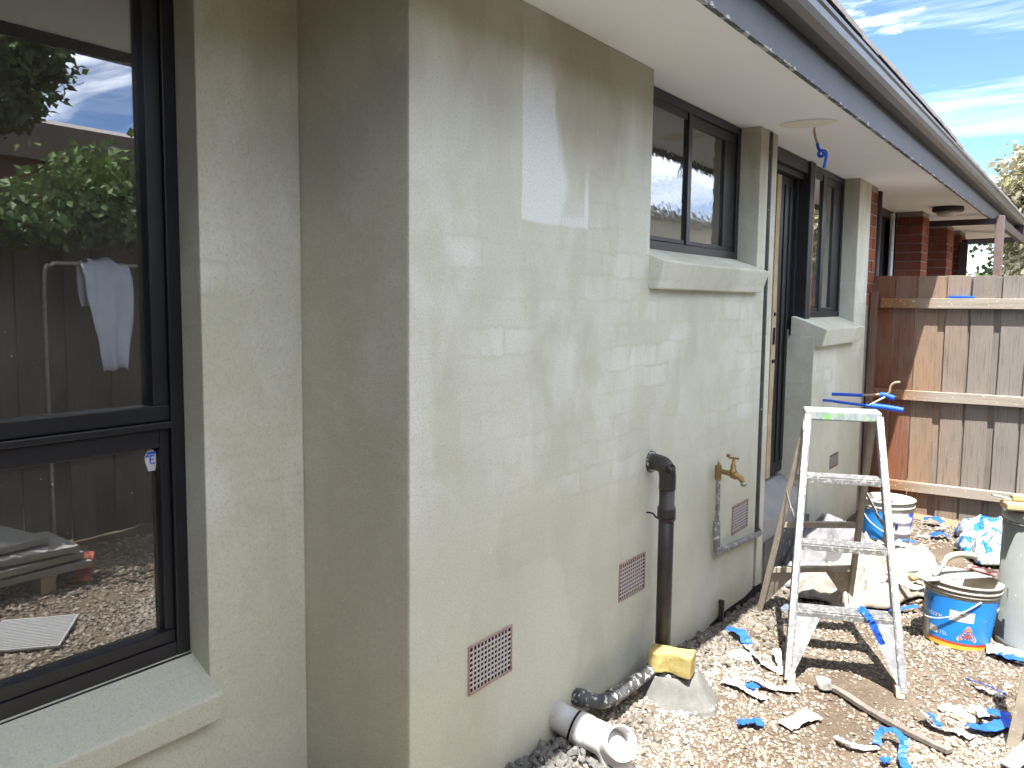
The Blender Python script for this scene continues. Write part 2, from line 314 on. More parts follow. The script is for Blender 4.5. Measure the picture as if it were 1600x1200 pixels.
def box(bm, x0, x1, y0, y1, z0, z1):
    v = [bm.verts.new(p) for p in ((x0, y0, z0), (x1, y0, z0), (x1, y1, z0), (x0, y1, z0), (x0, y0, z1), (x1, y0, z1), (x1, y1, z1), (x0, y1, z1))]
    for f in ((0, 3, 2, 1), (4, 5, 6, 7), (0, 1, 5, 4), (1, 2, 6, 5), (2, 3, 7, 6), (3, 0, 4, 7)): bm.faces.new([v[i] for i in f])
    return v
def bx(*a):
    bm = bmesh.new(); box(bm, *a); return bm
def boxes(l):
    bm = bmesh.new()
    for a in l: box(bm, *a)
    return bm
def prism_y(poly, y0, y1):               # polygon in (x,z) extruded along y
    bm = bmesh.new(); a = [bm.verts.new((x, y0, z)) for x, z in poly]; b = [bm.verts.new((x, y1, z)) for x, z in poly]; n = len(poly)
    bm.faces.new(a); bm.faces.new(b[::-1])
    for i in range(n): bm.faces.new((a[i], b[i], b[(i+1) % n], a[(i+1) % n]))
    return bm
def prism_x(poly, x0, x1):               # polygon in (y,z) extruded along x
    bm = bmesh.new(); a = [bm.verts.new((x0, y, z)) for y, z in poly]; b = [bm.verts.new((x1, y, z)) for y, z in poly]; n = len(poly)
    bm.faces.new(a); bm.faces.new(b[::-1])
    for i in range(n): bm.faces.new((a[i], b[i], b[(i+1) % n], a[(i+1) % n]))
    return bm
def smoothpath(pts, k=6):
    P = [Vector(p) for p in pts]; o = []
    for i in range(len(P)-1):
        a, b, c, d = P[max(i-1, 0)], P[i], P[i+1], P[min(i+2, len(P)-1)]
        for j in range(k):
            t = j/k; o.append(.5*((2*b)+(c-a)*t+(2*a-5*b+4*c-d)*t*t+(3*b-3*c+d-a)*t**3))
    o.append(P[-1]); return o
def tube(bm, pts, r, seg=12, cap=True):
    P = [Vector(p) for p in pts]; rs = r if isinstance(r, (list, tuple)) else [r]*len(P)
    rings = []; ref = None
    for i, p in enumerate(P):
        d = (P[min(i+1, len(P)-1)]-P[max(i-1, 0)]).normalized()
        if ref is None: ref = d.orthogonal().normalized()
        ref = (ref-d*ref.dot(d)); ref = ref.normalized() if ref.length > 1e-6 else d.orthogonal().normalized(); s = d.cross(ref)
        rings.append([bm.verts.new(p+(ref*math.cos(t)+s*math.sin(t))*rs[i]) for t in [2*math.pi*k/seg for k in range(seg)]])
    for a, b in zip(rings, rings[1:]):
        for k in range(seg): bm.faces.new((a[k], a[(k+1) % seg], b[(k+1) % seg], b[k]))
    if cap: bm.faces.new(rings[0][::-1]); bm.faces.new(rings[-1])
    return bm
def tub(pts, r, seg=12, cap=True): return tube(bmesh.new(), pts, r, seg, cap)
def lathe(prof, c=(0, 0, 0), seg=32, axis=None, close=False):
    bm = bmesh.new(); rings = []
    for r, z in prof: rings.append([bm.verts.new((r*math.cos(2*math.pi*k/seg), r*math.sin(2*math.pi*k/seg), z)) for k in range(seg)])
    pr = list(zip(rings, rings[1:]))+([(rings[-1], rings[0])] if close else [])
    for a, b in pr:
        for k in range(seg): bm.faces.new((a[k], a[(k+1) % seg], b[(k+1) % seg], b[k]))
    if not close:
        bm.faces.new(rings[0][::-1]); bm.faces.new(rings[-1])
    m = Matrix.Translation(Vector(c))
    if axis is not None: m = m @ Vector(axis).to_track_quat('Z', 'Y').to_matrix().to_4x4()
    bmesh.ops.transform(bm, matrix=m, verts=bm.verts); return bm
def beam(bm, p0, p1, a, b, ha, hb):       # bar p0-p1 with half sizes ha, hb along directions a, b
    p0, p1, a, b = Vector(p0), Vector(p1), Vector(a).normalized(), Vector(b).normalized(); v = []
    for p in (p0, p1):
        for s, t in ((-1, -1), (1, -1), (1, 1), (-1, 1)): v.append(bm.verts.new(p+a*ha*s+b*hb*t))
    for f in ((0, 3, 2, 1), (4, 5, 6, 7), (0, 1, 5, 4), (1, 2, 6, 5), (2, 3, 7, 6), (3, 0, 4, 7)): bm.faces.new([v[i] for i in f])
def nz3(x, y, z=0, s=1.): return mnoise.noise(Vector((x*s, y*s, z*s)))
def sub(bm, n=1):
    bmesh.ops.subdivide_edges(bm, edges=bm.edges, cuts=n, use_grid_fill=True); return bm
def jitter(bm, amp, s=8., seed=0):
    for v in bm.verts:
        c = v.co; v.co = c+Vector((nz3(c.x+seed, c.y, c.z, s), nz3(c.x, c.y+seed+31, c.z, s), nz3(c.x, c.y, c.z+seed+57, s)))*amp
    return bm

# ---------------------------------------------------------------- ground
def gz(x, y):
    near = max(0, min(1, (4.3-y)/1.2)) if y > 3.1 else 1.
    h = .085*math.exp(-(max(x, 0)/.2)**2)*near
    h += .012*nz3(x, y, 0, 1.7)+.006*nz3(x, y, 3, 5.)
    return h if (-.6 < x < 3.2 and -1.5 < y < 7.6) else h*.3
def ground():
    xs = np.concatenate([[-300, -60, -15, -4], np.arange(-1, 3.4, .05), [4, 6, 12, 30, 80, 300]])
    ys = np.concatenate([[-300, -60, -15, -5], np.arange(-2, 7.7, .05), [9, 12, 20, 45, 120, 500]])
    V = [(x, y, gz(x, y)) for y in ys for x in xs]; nx = len(xs)
    F = [(j*nx+i, j*nx+i+1, (j+1)*nx+i+1, (j+1)*nx+i) for j in range(len(ys)-1) for i in range(nx-1)]
    me = bpy.data.meshes.new('ground'); me.from_pydata(V, [], F); return struct(link('ground', me, GROUND, smooth=True))
ground()

# ---------------------------------------------------------------- the rendered house
H = thing('rendered_house', 'low house freshly rendered in grey-green cement, with a white soffit and dark gutter', 'house')
T = 2.50                                   # soffit height
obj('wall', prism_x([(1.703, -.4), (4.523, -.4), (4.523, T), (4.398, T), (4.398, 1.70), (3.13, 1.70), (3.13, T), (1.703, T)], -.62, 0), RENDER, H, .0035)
obj('wall', prism_x([(4.575, -.4), (4.672, -.4), (4.672, T), (4.575, T)], -.40, -.002), RENDER, H, .006)
obj('wall', bx(-.40, -.035, 4.523, 4.575, -.4, T), CONC, H)
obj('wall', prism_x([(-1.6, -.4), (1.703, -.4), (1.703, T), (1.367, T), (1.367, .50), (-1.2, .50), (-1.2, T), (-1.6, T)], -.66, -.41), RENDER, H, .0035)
obj('wall', prism_x([(5.522, -.4), (6.895, -.4), (6.895, T), (6.532, T), (6.532, 1.40), (5.522, 1.40)], -.40, 0), RENDER, H, .0035)
# inside of the rooms
obj('interior', boxes([(-4.1, -4.0, -1.6, 6.9, 0, T), (-4, -.66, -1.7, -1.6, 0, T), (-4, -.40, 6.80, 6.9, 0, T), (-4, -.62, 3.0, 3.08, 0, T), (-4, -.20, 4.60, 4.66, .4, T-.002), (-4, -.62, 1.9, 1.96, 0, T), (-4, -.70, -1.59, 6.79, .30, .38)]), INTER, H)
obj('soffit', bx(-4.2, .485, -1.6, 14.0, T, T+.02), SOFFIT, H)
obj('fascia', prism_y([(.485, 2.457), (.505, 2.457), (.505, 2.70), (.485, 2.70)], -1.6, 14.05), FASCIA, H)
gp = [(.507, 2.597), (.565, 2.590), (.592, 2.602), (.604, 2.622), (.609, 2.645), (.618, 2.652), (.620, 2.664), (.611, 2.672), (.603, 2.666), (.598, 2.645), (.590, 2.625), (.563, 2.600), (.514, 2.606), (.514, 2.70), (.507, 2.70)]
obj('gutter', prism_y(gp, -1.6, 14.1), GUTTER, H, smooth=False)
obj('roof', prism_y([(.50, 2.702), (.50, 2.715), (-4.2, 4.62), (-4.2, 2.66), (-3.9, 2.66)], -1.6, 14.0), TILE, H)
tile_me = bpy.data.meshes.new('tile'); tb = prism_y([(.612, 2.690), (.612, 2.712), (.20, 2.878), (.20, 2.852)], 0, .296); tb.to_mesh(tile_me); tb.free(); tile_me.materials.append(TILE)
for i in range(52):
    y = -1.6+i*.3
    o = bpy.data.objects.new('tile', tile_me); COL.objects.link(o); o.parent = H
    o.location = (random.uniform(-.0015, .0015), y, random.uniform(-.001, .001)-.02*max(0, min(1, (y-6.2)/.6))); o.rotation_euler = (0, R(random.uniform(-.08, .08)), 0)

def window(yl, yr, zb, zt, x, name_glass, mat_pane, panes, bars, sillpoly, sy0, sy1, frame=.04, depth=.05):
    """frame mesh is the window part; panes, sashes and the sill hang from it"""
    f = obj('window', boxes([(x-depth, x, yl, yl+frame, zb, zt), (x-depth, x, yr-frame, yr, zb, zt), (x-depth, x-.0015, yl+frame, yr-frame, zt-frame, zt), (x-depth, x-.0015, yl+frame, yr-frame, zb, zb+frame)]), FRAME, H, .003)
    for b in bars: obj('sash', boxes(b), FRAME, f, .0025)
    for a in panes: obj('pane', bx(*a), mat_pane, f)
    obj('sill', jitter(sub(prism_y(sillpoly, sy0, sy1), 3), .003, 5), RENDER, f, .006)
    return f
# big window on the left
w1 = window(-1.2, 1.367, .645, 2.5, -.492, '', GLASS,
  [(-.532, -.528, -1.16, 1.30, 1.30, 2.46), (-.530, -.526, -1.16, 1.31, .69, 1.235)],
  [[(-.545, -.502, 1.283, 1.327, 1.322, 2.46), (-.545, -.502, -1.16, 1.283, 2.42, 2.46), (-.545, -.500, -1.16, 1.327, 1.281, 1.322)],
   [(-.540, -.488, -1.16, 1.327, 1.262, 1.2795)],
   [(-.545, -.504, 1.300, 1.327, .72, 1.2605), (-.545, -.504, -1.16, 1.300, 1.212, 1.2605), (-.545, -.500, -1.16, 1.327, .685, .718)]],
  [(-.55, .662), (-.49, .645), (-.36, .561), (-.372, .483), (-.55, .483)], -1.2, 1.372)
obj('sub_frame', bx(-.575, -.484, -1.2, 1.366, .628, .6445), FRAME, w1, .003)
sb = bmesh.new(); sp = [(1.268, 1.19), (1.276, 1.205), (1.290, 1.207), (1.302, 1.196), (1.303, 1.178), (1.297, 1.150), (1.278, 1.150), (1.269, 1.176)]
a = [sb.verts.new((-.5245, y, z)) for y, z in sp]; b = [sb.verts.new((-.5235, y, z)) for y, z in sp]; sb.faces.new(a); sb.faces.new(b[::-1])
for i in range(len(sp)): sb.faces.new((a[i], b[i], b[(i+1) % len(sp)], a[(i+1) % len(sp)]))
st = obj('sticker', sb, WHITEP, w1)
obj('sticker_print', boxes([(-.5233, -.5228, 1.281, 1.285, 1.170, 1.192), (-.5233, -.5228, 1.285, 1.294, 1.188, 1.192), (-.5233, -.5228, 1.285, 1.292, 1.179, 1.182), (-.5233, -.5228, 1.285, 1.296, 1.168, 1.171), (-.5233, -.5228, 1.274, 1.299, 1.194, 1.2), (-.5233, -.5228, 1.27, 1.279, 1.187, 1.193)]), BLUE, w1)
# sliding window in the middle
w2 = window(3.131, 4.397, 1.825, 2.498, -.105, '', GLASS2,
  [(-.120, -.116, 3.19, 3.73, 1.87, 2.44), (-.130, -.126, 3.75, 4.24, 1.86, 2.44)],
  [[(-.140, -.109, 3.171, 3.718, 2.425, 2.457), (-.140, -.109, 3.171, 3.718, 1.866, 1.885), (-.140, -.109, 3.171, 3.20, 1.885, 2.425)],
   [(-.145, -.102, 3.719, 3.762, 1.866, 2.457)],
   [(-.146, -.115, 3.763, 4.356, 2.41, 2.457), (-.146, -.115, 3.763, 4.356, 1.866, 1.887), (-.146, -.115, 4.20, 4.356, 1.888, 2.409)]],
  [(-.15, 1.838), (-.10, 1.826), (.070, 1.763), (.036, 1.656), (-.15, 1.656)], 3.128, 4.392)
# window beside the door
w3 = window(5.705, 6.531, 1.512, 2.498, -.105, '', GLASS,
  [(-.120, -.116, 5.755, 5.98, 1.56, 2.44), (-.130, -.126, 6.0, 6.30, 1.56, 2.44)],
  [[(-.140, -.109, 5.746, 5.968, 2.42, 2.457), (-.140, -.109, 5.746, 5.968, 1.553, 1.575), (-.140, -.109, 5.746, 5.765, 1.575, 2.42)], [(-.145, -.102, 5.969, 6.035, 1.553, 2.457)],
   [(-.146, -.115, 6.036, 6.49, 2.41, 2.457), (-.146, -.115, 6.036, 6.49, 1.553, 1.58), (-.146, -.115, 6.29, 6.49, 1.581, 2.409)]],
  [(-.15, 1.525), (-.10, 1.511), (.078, 1.446), (.052, 1.338), (-.15, 1.338)], 5.523, 6.515)
# doorway
df = obj('door_frame', boxes([(-.20, -.10, 4.673, 4.74, .50, 2.498), (-.20, -.085, 5.60, 5.702, .44, 2.498), (-.20, -.10, 4.741, 5.599, 2.42, 2.498), (-.20, -.128, 4.741, 5.599, 2.385, 2.4195), (-.20, -.15, 5.56, 5.599, .44, 2.3845)]), FRAMEG, H, .003)
obj('seal', bx(-.125, -.088, 5.703, 5.716, 1.53, 2.49), FOAM, df); obj('post', bx(-.40, -.1, 5.603, 5.70, .44, 1.46), FRAMEG, df)
dd = obj('door', boxes([(-.215, -.172, 4.745, 5.555, .53, 2.382)]+[(-.171, -.164, y, y+.05, .60, 2.33) for y in (5.16, 5.27, 5.36, 5.46)]), DOORM, H, .003)
obj('handle', boxes([(-.163, -.158, 5.49, 5.52, 1.38, 1.44)]), CHROME, dd, .002)
tj = obj('timber_strip', jitter(sub(bx(-.163, -.12, 5.055, 5.13, .55, 2.355), 4), .006, 6), TIMB, H, .003)
obj('lock_mortise', boxes([(-.119, -.113, 5.075, 5.10, 1.36, 1.46), (-.119, -.113, 5.07, 5.115, 1.25, 1.27), (-.119, -.113, 5.08, 5.10, 1.53, 1.55)]), DARK, tj)
obj('door_step', jitter(sub(prism_y([(-.25, -.2), (.0, -.2), (-.004, .385), (-.02, .40), (-.10, .455), (-.17, .50), (-.25, .50)], 4.674, 5.520), 3), .01, 6), STEPC, H, .006)
obj('step_base', jitter(sub(bx(-.2, .015, 4.676, 5.518, -.2, .27), 4), .014, 7), CONC, H, .006)
obj('damp_course', jitter(sub(bx(-.02, .007, 3.90, 4.655, -.02, .042), 5), .012, 14), DARK, H)

# unseen wall and eave, added behind the viewer to block sky from the return
obj('unseen_wall', bx(-.40, 2.85, -1.9, -1.25, -.3, T), BLOCKM, H); obj('unseen_soffit', bx(-.40, 2.85, -1.24, -.55, T, T+.02), SOFFIT, H); obj('unseen_fascia', bx(.62, 2.85, -.549, -.53, T-.04, T+.22), FASCIA, H)
# filled light point in the soffit with its wire
cp = bmesh.new(); ring = []
for k in range(40):
    t = 2*math.pi*k/40; r = 1+.12*nz3(math.cos(t)*2, math.sin(t)*2, 5)
    ring.append((.215+.14*r*math.cos(t), 4.45+.10*r*math.sin(t)))
a = [cp.verts.new((x, y, 2.4985)) for x, y in ring]; b = [cp.verts.new((.215+(x-.215)*.86, 4.45+(y-4.45)*.86, 2.4945)) for x, y in ring]
cp.faces.new(b)
for k in range(40): cp.faces.new((a[k], a[(k+1) % 40], b[(k+1) % 40], b[k]))
obj('filled_patch', cp, PATCHM, H)
wr = thing('ceiling_wire', 'short bare wire with a blue taped curl hanging from the round patch in the soffit', 'wire', None, (.218, 4.55, 2.49))
keep(obj('cable', tub(smoothpath([(.218, 4.55, 2.495), (.222, 4.55, 2.46), (.236, 4.55, 2.415)]), .006, 8), WIRE, wr, smooth=True), wr)
keep(obj('taped_end', tub(smoothpath([(.236, 4.55, 2.415), (.247, 4.55, 2.383), (.262, 4.551, 2.376), (.272, 4.553, 2.362), (.262, 4.556, 2.350), (.246, 4.558, 2.354), (.243, 4.560, 2.368), (.256, 4.562, 2.379), (.278, 4.563, 2.368), (.279, 4.562, 2.33), (.272, 4.56, 2.292)]), .008, 8), BLUE, wr, smooth=True), wr)

# ---------------------------------------------------------------- air vents
def vent(y0, z0, label, w_=.228, h_=.152, nx=12, nzv=9, slots=False):
    v = thing('air_vent', label, 'air vent', 'terracotta air vents in the rendered wall', (0, y0+w_/2, z0))
    keep(obj('backing', bx(-.004, .0008, y0+.004, y0+w_-.004, z0+.004, z0+h_-.004), DARK, v), v)
    e = .007
    keep(obj('frame', jitter(sub(boxes([(-.004, .005, y0, y0+e, z0, z0+h_), (-.004, .005, y0+w_-e, y0+w_, z0, z0+h_), (-.004, .0047, y0+e, y0+w_-e, z0, z0+e), (-.004, .0047, y0+e, y0+w_-e, z0+h_-e, z0+h_)]), 1), .002, 20), TERRA, v, .0015), v)
    l = []; pw = (w_-2*e)/nx; ph = (h_-2*e)/nzv
    if not slots:
        for i in range(1, nx): l.append((-.002, .0032, y0+e+i*pw-.0024, y0+e+i*pw+.0024, z0+e, z0+h_-e))
    for j in range(1, nzv): l.append((-.002, .0036, y0+e, y0+w_-e, z0+e+j*ph-.0022, z0+e+j*ph+.0022))
    keep(obj('lattice', boxes(l), simpleV, v), v); return v
simpleV = simple('vent_lattice', (.60, .56, .55), (.5, .45, .43), 60, .85, 0, .2, 200)
vent(1.962, .423, 'largest and nearest square-holed terracotta air vent, low on the wall near its corner')
vent(2.926, .430, 'square-holed terracotta air vent just left of the tall black waste pipe')
vent(4.160, .424, 'square-holed terracotta air vent under the brass tap, framed by the pipe loop')
vent(6.030, .47, 'slotted air vent low on the wall beyond the door, seen through the ladder', .225, .10, 10, 6, True)

# ---------------------------------------------------------------- plumbing
p = thing('waste_pipe', 'tall black plastic waste pipe leaving the wall by an elbow and dropping behind the sponge', 'pipe', None, (.1, 3.15, .1))
keep(obj('pipe', tub([(.1, 3.135, .10), (.1, 3.135, .5), (.1, 3.135, .90)], .031, 20), BLKPIPE, p, smooth=True), p)
keep(obj('elbow', tub(smoothpath([(-.02, 3.19, .952), (.04, 3.17, .955), (.082, 3.146, .948), (.099, 3.136, .918), (.1, 3.135, .86)]), .034, 20), BLKPIPE, p, smooth=True), p)
keep(obj('socket', lathe([(.036, 0), (.037, .012), (.037, .038), (.035, .05)], (.1, 3.135, .74), 24), BLKPIPE, p, smooth=True), p)
keep(obj('boss', lathe([(.018, 0), (.018, .02), (.012, .021), (.011, .012)], (.113, 3.118, .945), 16, (.75, -.25, .45)), BLKPIPE, p, smooth=True), p)
keep(obj('wall_flange', lathe([(.045, 0), (.043, .012), (.034, .018)], (0, 3.187, .952), 24, (1, 0, 0)), BLKPIPE2, p, smooth=True), p)
keep(obj('clip_wire', tub(smoothpath([(-.01, 3.165, .742), (.03, 3.15, .748), (.07, 3.115, .742), (.12, 3.105, .738), (.138, 3.125, .742), (.125, 3.16, .744)]), .004, 6), DKBROWN, p, smooth=True), p)
p = thing('drain_pipe', 'bent black drain pipe splashed with render, running from the wall to the concrete gully', 'pipe', None, (.05, 2.75, .1))
keep(obj('pipe', tub(smoothpath([(-.02, 2.600, .175), (.035, 2.610, .172), (.075, 2.650, .158), (.09, 2.72, .150), (.098, 2.85, .152), (.102, 3.04, .150)]), .027, 18), BLKPIPE2, p, smooth=True), p)
keep(obj('collar', lathe([(.031, 0), (.033, .01), (.033, .03), (.030, .036)], (.003, 2.604, .174), 20, (1, .15, 0)), BLKPIPE2, p, smooth=True), p)
keep(obj('collar', lathe([(.030, 0), (.032, .008), (.032, .035), (.030, .04)], (.089, 2.70, .151), 20, (.05, 1, 0)), BLKPIPE2, p, smooth=True), p)
g = thing('concrete_gully', 'cone-shaped concrete gully surround splashed with plaster, under the sponge', 'gully', None, (.15, 3.14, .02))
gb = bmesh.new(); rings = []
for z, r in ((-.05, .215), (.03, .19), (.08, .150), (.125, .110), (.135, .102), (.132, .085), (.08, .08)):
    rings.append([])
    for k in range(28):
        t = 2*math.pi*k/28; sq = 1/max(abs(math.cos(t-.5)), abs(math.sin(t-.5)))**.55*(.90 if z < .1 else .96)
        rr = r*sq*(1+.05*nz3(math.cos(t)*2, math.sin(t)*2, z*8)); rings[-1].append(gb.verts.new((.155+rr*math.cos(t), 3.12+rr*math.sin(t), z)))
for a, b in zip(rings, rings[1:]):
    for k in range(28): gb.faces.new((a[k], a[(k+1) % 28], b[(k+1) % 28], b[k]))
gb.faces.new(rings[-1]); gb.faces.new(rings[0][::-1])
keep(obj('surround', gb, CONC, g, .004), g)
keep(obj('grate_ring', lathe([(.079, .10), (.081, .142), (.070, .145), (.068, .10)], (.155, 3.12, 0), 28, None, True), PIPEG, g, smooth=True), g)
keep(obj('grate', boxes([(.09, .22, 3.06+i*.03, 3.072+i*.03, .118, .126) for i in range(5)]), PIPEG, g), g)
s = bmesh.new(); sp = []
for i in range(15):
    u = i/14; sp.append((u, .0+(.030*math.exp(-((u-.52)/.2)**2))))
nbm = s
def spn(u, v, q):   # u along length, v across, q height
    dent = .022*math.exp(-((u-.5)/.2)**2)*(1-v)
    return Vector((.085+.172*u-.01*(1-v)*0+.02*q*0, 3.015+.10*v+dent+.06*u*0, .147+.085*q-(.012*math.exp(-((u-.5)/.3)**2))*q*0))
gr = [[[s.verts.new(spn(i/10, j/5, k/4)) for k in range(5)] for j in range(6)] for i in range(11)]
for i in range(10):
    for j in range(5):
        s.faces.new((gr[i][j][4], gr[i+1][j][4], gr[i+1][j+1][4], gr[i][j+1][4])); s.faces.new((gr[i][j][0], gr[i][j+1][0], gr[i+1][j+1][0], gr[i+1][j][0]))
    for k in range(4):
        s.faces.new((gr[i][0][k], gr[i+1][0][k], gr[i+1][0][k+1], gr[i][0][k+1])); s.faces.new((gr[i][5][k], gr[i][5][k+1], gr[i+1][5][k+1], gr[i+1][5][k]))
for j in range(5):
    for k in range(4):
        s.faces.new((gr[0][j][k], gr[0][j][k+1], gr[0][j+1][k+1], gr[0][j+1][k])); s.faces.new((gr[10][j][k], gr[10][j+1][k], gr[10][j+1][k+1], gr[10][j][k+1]))
bmesh.ops.rotate(s, cent=(.17, 3.06, .15), matrix=Matrix.Rotation(R(12), 3, 'Z'), verts=s.verts)
so = tag(obj('sponge', jitter(s, .006, 22), SPONGE, None, .006, smooth=False), 'yellow block sponge with a hollow in its side, sitting on the concrete gully', 'sponge')

pv = thing('pvc_junction', 'white plastic drain pipe stub with an open angled junction at the foot of the wall', 'pipe', None, (.1, 2.52, .05))
ax0, ax1 = Vector((-.04, 2.475, .160)), Vector((.185, 2.505, .100))
d = (ax1-ax0).normalized()
keep(obj('stub', tub([ax0, ax0+d*.11], .052, 28), PVC, pv, smooth=True), pv)
keep(obj('seam', tub([ax0+d*.108, ax0+d*.113], .0535, 28), DARK, pv, smooth=True), pv)
keep(obj('socket', tub([ax0+d*.115, ax0+d*.118, ax0+d*.165, ax0+d*.168], [.052, .058, .058, .055], 28), PVC, pv, smooth=True), pv)
keep(obj('bend', tub(smoothpath([ax0+d*.16, ax1, (.225, 2.50, .04), (.235, 2.49, -.08)]), .055, 28), PVC, pv, smooth=True), pv)
keep(obj('branch', lathe([(.048, -.03), (.054, 0), (.058, .05), (.060, .075), (.056, .077), (.052, .07), (.048, .0)], (.200, 2.505, .095), 32, (.80, -.42, .52)), PVC, pv, smooth=True), pv)
keep(obj('collar', tub([(.228, 2.498, .03), (.231, 2.495, .005)], .062, 28), PVC, pv, smooth=True), pv)

tp = thing('garden_tap', 'brass garden tap on a painted copper pipe that loops down and along the rendered wall', 'tap', None, (.03, 3.9, .4))
keep(obj('pipe', tub(smoothpath([(.030, 3.875, .775), (.030, 3.878, .65), (.026, 3.885, .55)]), .0105, 12), PIPEG, tp, smooth=True), tp)
keep(obj('pipe', tub(smoothpath([(.026, 3.885, .56), (.028, 3.89, .45), (.028, 3.905, .408), (.028, 3.95, .402), (.028, 4.25, .382), (.026, 4.50, .362), (.020, 4.543, .362)], 4), [.0165]*16+[.0145]*9, 12), PIPEG, tp, smooth=True), tp)
keep(obj('pipe', tub(smoothpath([(.022, 4.535, .362), (.010, 4.547, .372), (-.002, 4.549, .44), (-.004, 4.549, 1.3), (-.006, 4.551, 2.49)], 4), .0150, 12), RISER, tp, smooth=True), tp)
keep(obj('tee', tub([(.03, 3.872, .765), (.03, 3.872, .835)], .016, 12), BRASS, tp, .002, True), tp)
keep(obj('spindle_cap', tub([(.03, 3.872, .835), (.03, 3.872, .865)], [.008, .004], 10), CHROME, tp, smooth=True), tp)
keep(obj('body', tub(smoothpath([(.03, 3.872, .808), (.07, 3.868, .806), (.105, 3.865, .80), (.140, 3.862, .79), (.158, 3.86, .768)]), [.012]*6+[.013]*5+[.018]*5+[.013]*5+[.011]*4, 14), BRASS, tp, smooth=True), tp)
keep(obj('bonnet', lathe([(.018, 0), (.019, .02), (.013, .024), (.013, .045), (.009, .05), (.007, .075)], (.105, 3.865, .80), 16), BRASS, tp, smooth=True), tp)
keep(obj('handle', boxes([(.078, .132, 3.861, 3.869, .874, .884), (.070, .088, 3.860, 3.870, .880, .895)]), BRASS, tp, .003), tp)
keep(obj('spout', lathe([(.014, 0), (.015, -.006), (.014, -.018), (.010, -.02)], (.160, 3.86, .772), 16), CHROME, tp, smooth=True), tp)
st = tag(obj('steel_stub', jitter(sub(bx(.01, .035, 3.985, 4.005, .02, .14), 2), .004, 20), DKBROWN, None, .002), 'short dark rusty peg standing at the foot of the wall below the tap', 'peg')

# ---------------------------------------------------------------- taped wires out of the far wall
wv = thing('taped_wires', 'two cables with blue taped ends sticking out of the far wall above the ladder', 'wire', None, (0, 5.9, .98))
for nm, pts, r, m in (('cable', [(.15, 6.017, .998), (.27, 6.01, 1.010), (.33, 6.0, 1.018), (.365, 5.99, 1.03), (.375, 5.985, 1.075), (.40, 5.98, 1.10), (.43, 5.98, 1.105)], .007, WIRE),
                      ('taped_sleeve', [(-.01, 6.017, .994), (.08, 6.017, .997), (.20, 6.013, 1.0)], .011, BLUE), ('taped_end', [(.31, 6.0, 1.012), (.345, 5.995, 1.012), (.40, 5.985, .997)], .017, BLUE),
                      ('taped_sleeve', [(-.01, 5.796, .972), (.05, 5.796, .972), (.14, 5.796, .965), (.30, 5.796, .958)], .009, BLUE), ('taped_end', [(.30, 5.796, .958), (.36, 5.796, .957), (.43, 5.797, .952), (.49, 5.80, .944)], .017, BLUE),
                      ('cable', [(.28, 5.80, .955), (.33, 5.83, .99), (.36, 5.88, 1.01)], .006, WIRE)):
    keep(obj(nm, tub(smoothpath(pts), r, 10), m, wv, smooth=True), wv)

# ---------------------------------------------------------------- paling fence across the end of the yard
FY = 7.13
F = thing('paling_fence', 'weathered timber paling fence with three rails closing off the end of the yard', 'fence')
def pc(x):
    t = max(0, min(1, (x-.28)/.55)); j = random.uniform(-.02, .02)
    a = (.20+j, .072+j*.5, .030); bq = (.27+j, .155+j*.7, .09); cq = (.205+j, .19+j, .172+j)
    if x < .32: return (*a, 1)
    return (*[bq[i]*(1-t)+cq[i]*t for i in range(3)], 1)
pm = {}
x = 0.005; i = 0
edges = [0.005, .155, .31, .515, .68, .875, 1.04]
while edges[-1] < 3.1: edges.append(edges[-1]+random.choice((.16, .19, .2)))
def paling(x0, x1, y0, y1, zt):
    wd = x1-x0; me = bpy.data.meshes.new('paling'); b = bx(0, wd, 0, y1-y0, -.05, zt)
    bmesh.ops.subdivide_edges(b, edges=[e for e in b.edges if abs(e.verts[0].co.z-e.verts[1].co.z) > .5], cuts=10, use_grid_fill=True)
    for v in b.verts: v.co.x += .004*nz3(v.co.z*2, x0*9, v.co.x*3); v.co.y += .005*nz3(v.co.z*1.5, x0*5, 4)
    bmesh.ops.recalc_face_normals(b, faces=b.faces); b.to_mesh(me); b.free()
    o = link('paling', me, WOOD, F, .002); o.location = (x0, y0, .03); o.color = pc((x0+x1)/2); return o
for i, (a, b) in enumerate(zip(edges, edges[1:])):
    wide = b-a
    paling(a+.003, a+min(wide-.004, .152), FY+.0, FY+.016, 1.79+random.uniform(-.004, .006))
    if wide > .157: paling(a+.10, b+.04, FY+.0175, FY+.033, 1.785+random.uniform(-.004, .006))
def rail(z0, z1, c, x0=.06, x1=3.1):
    me = bpy.data.meshes.new('rail'); b = bx(0, x1-x0, -.045, 0, 0, z1-z0); bmesh.ops.rotate(b, cent=(0, 0, 0), matrix=Matrix.Identity(3), verts=b.verts)
    bmesh.ops.subdivide_edges(b, edges=[e for e in b.edges if abs(e.verts[0].co.x-e.verts[1].co.x) > .5], cuts=16, use_grid_fill=True)
    for v in b.verts: v.co.z += .004*nz3(v.co.x*1.5, z0*7, 1); v.co.y += .003*nz3(v.co.x*1.5, z0*7, 8)
    b.to_mesh(me); b.free(); o = link('rail', me, RAILW, F, .003); o.location = (x0, FY-.001, z0); return o
def rail_material():
    m = Mat('rail_timber'); v = m.pos; x, y, z = m.xyz(); g = m.noise(40, 5, .65, v, (.05, 1, 1), .6)
    c = m.mix(m.ramp(x, .15, .55), (.24, .115, .05), (.31, .275, .23)); c = m.mix(m.ramp(g, .45, .75, 0, .6), c, (.2, .15, .11)); c = m.mix(m.ramp(m.noise(45, 3, .6), .62, .67, 0, .5), c, (.6, .57, .52))
    m.col(c); m.set(.85, 0, .2); m.bump(g, .4, .005); return m.m
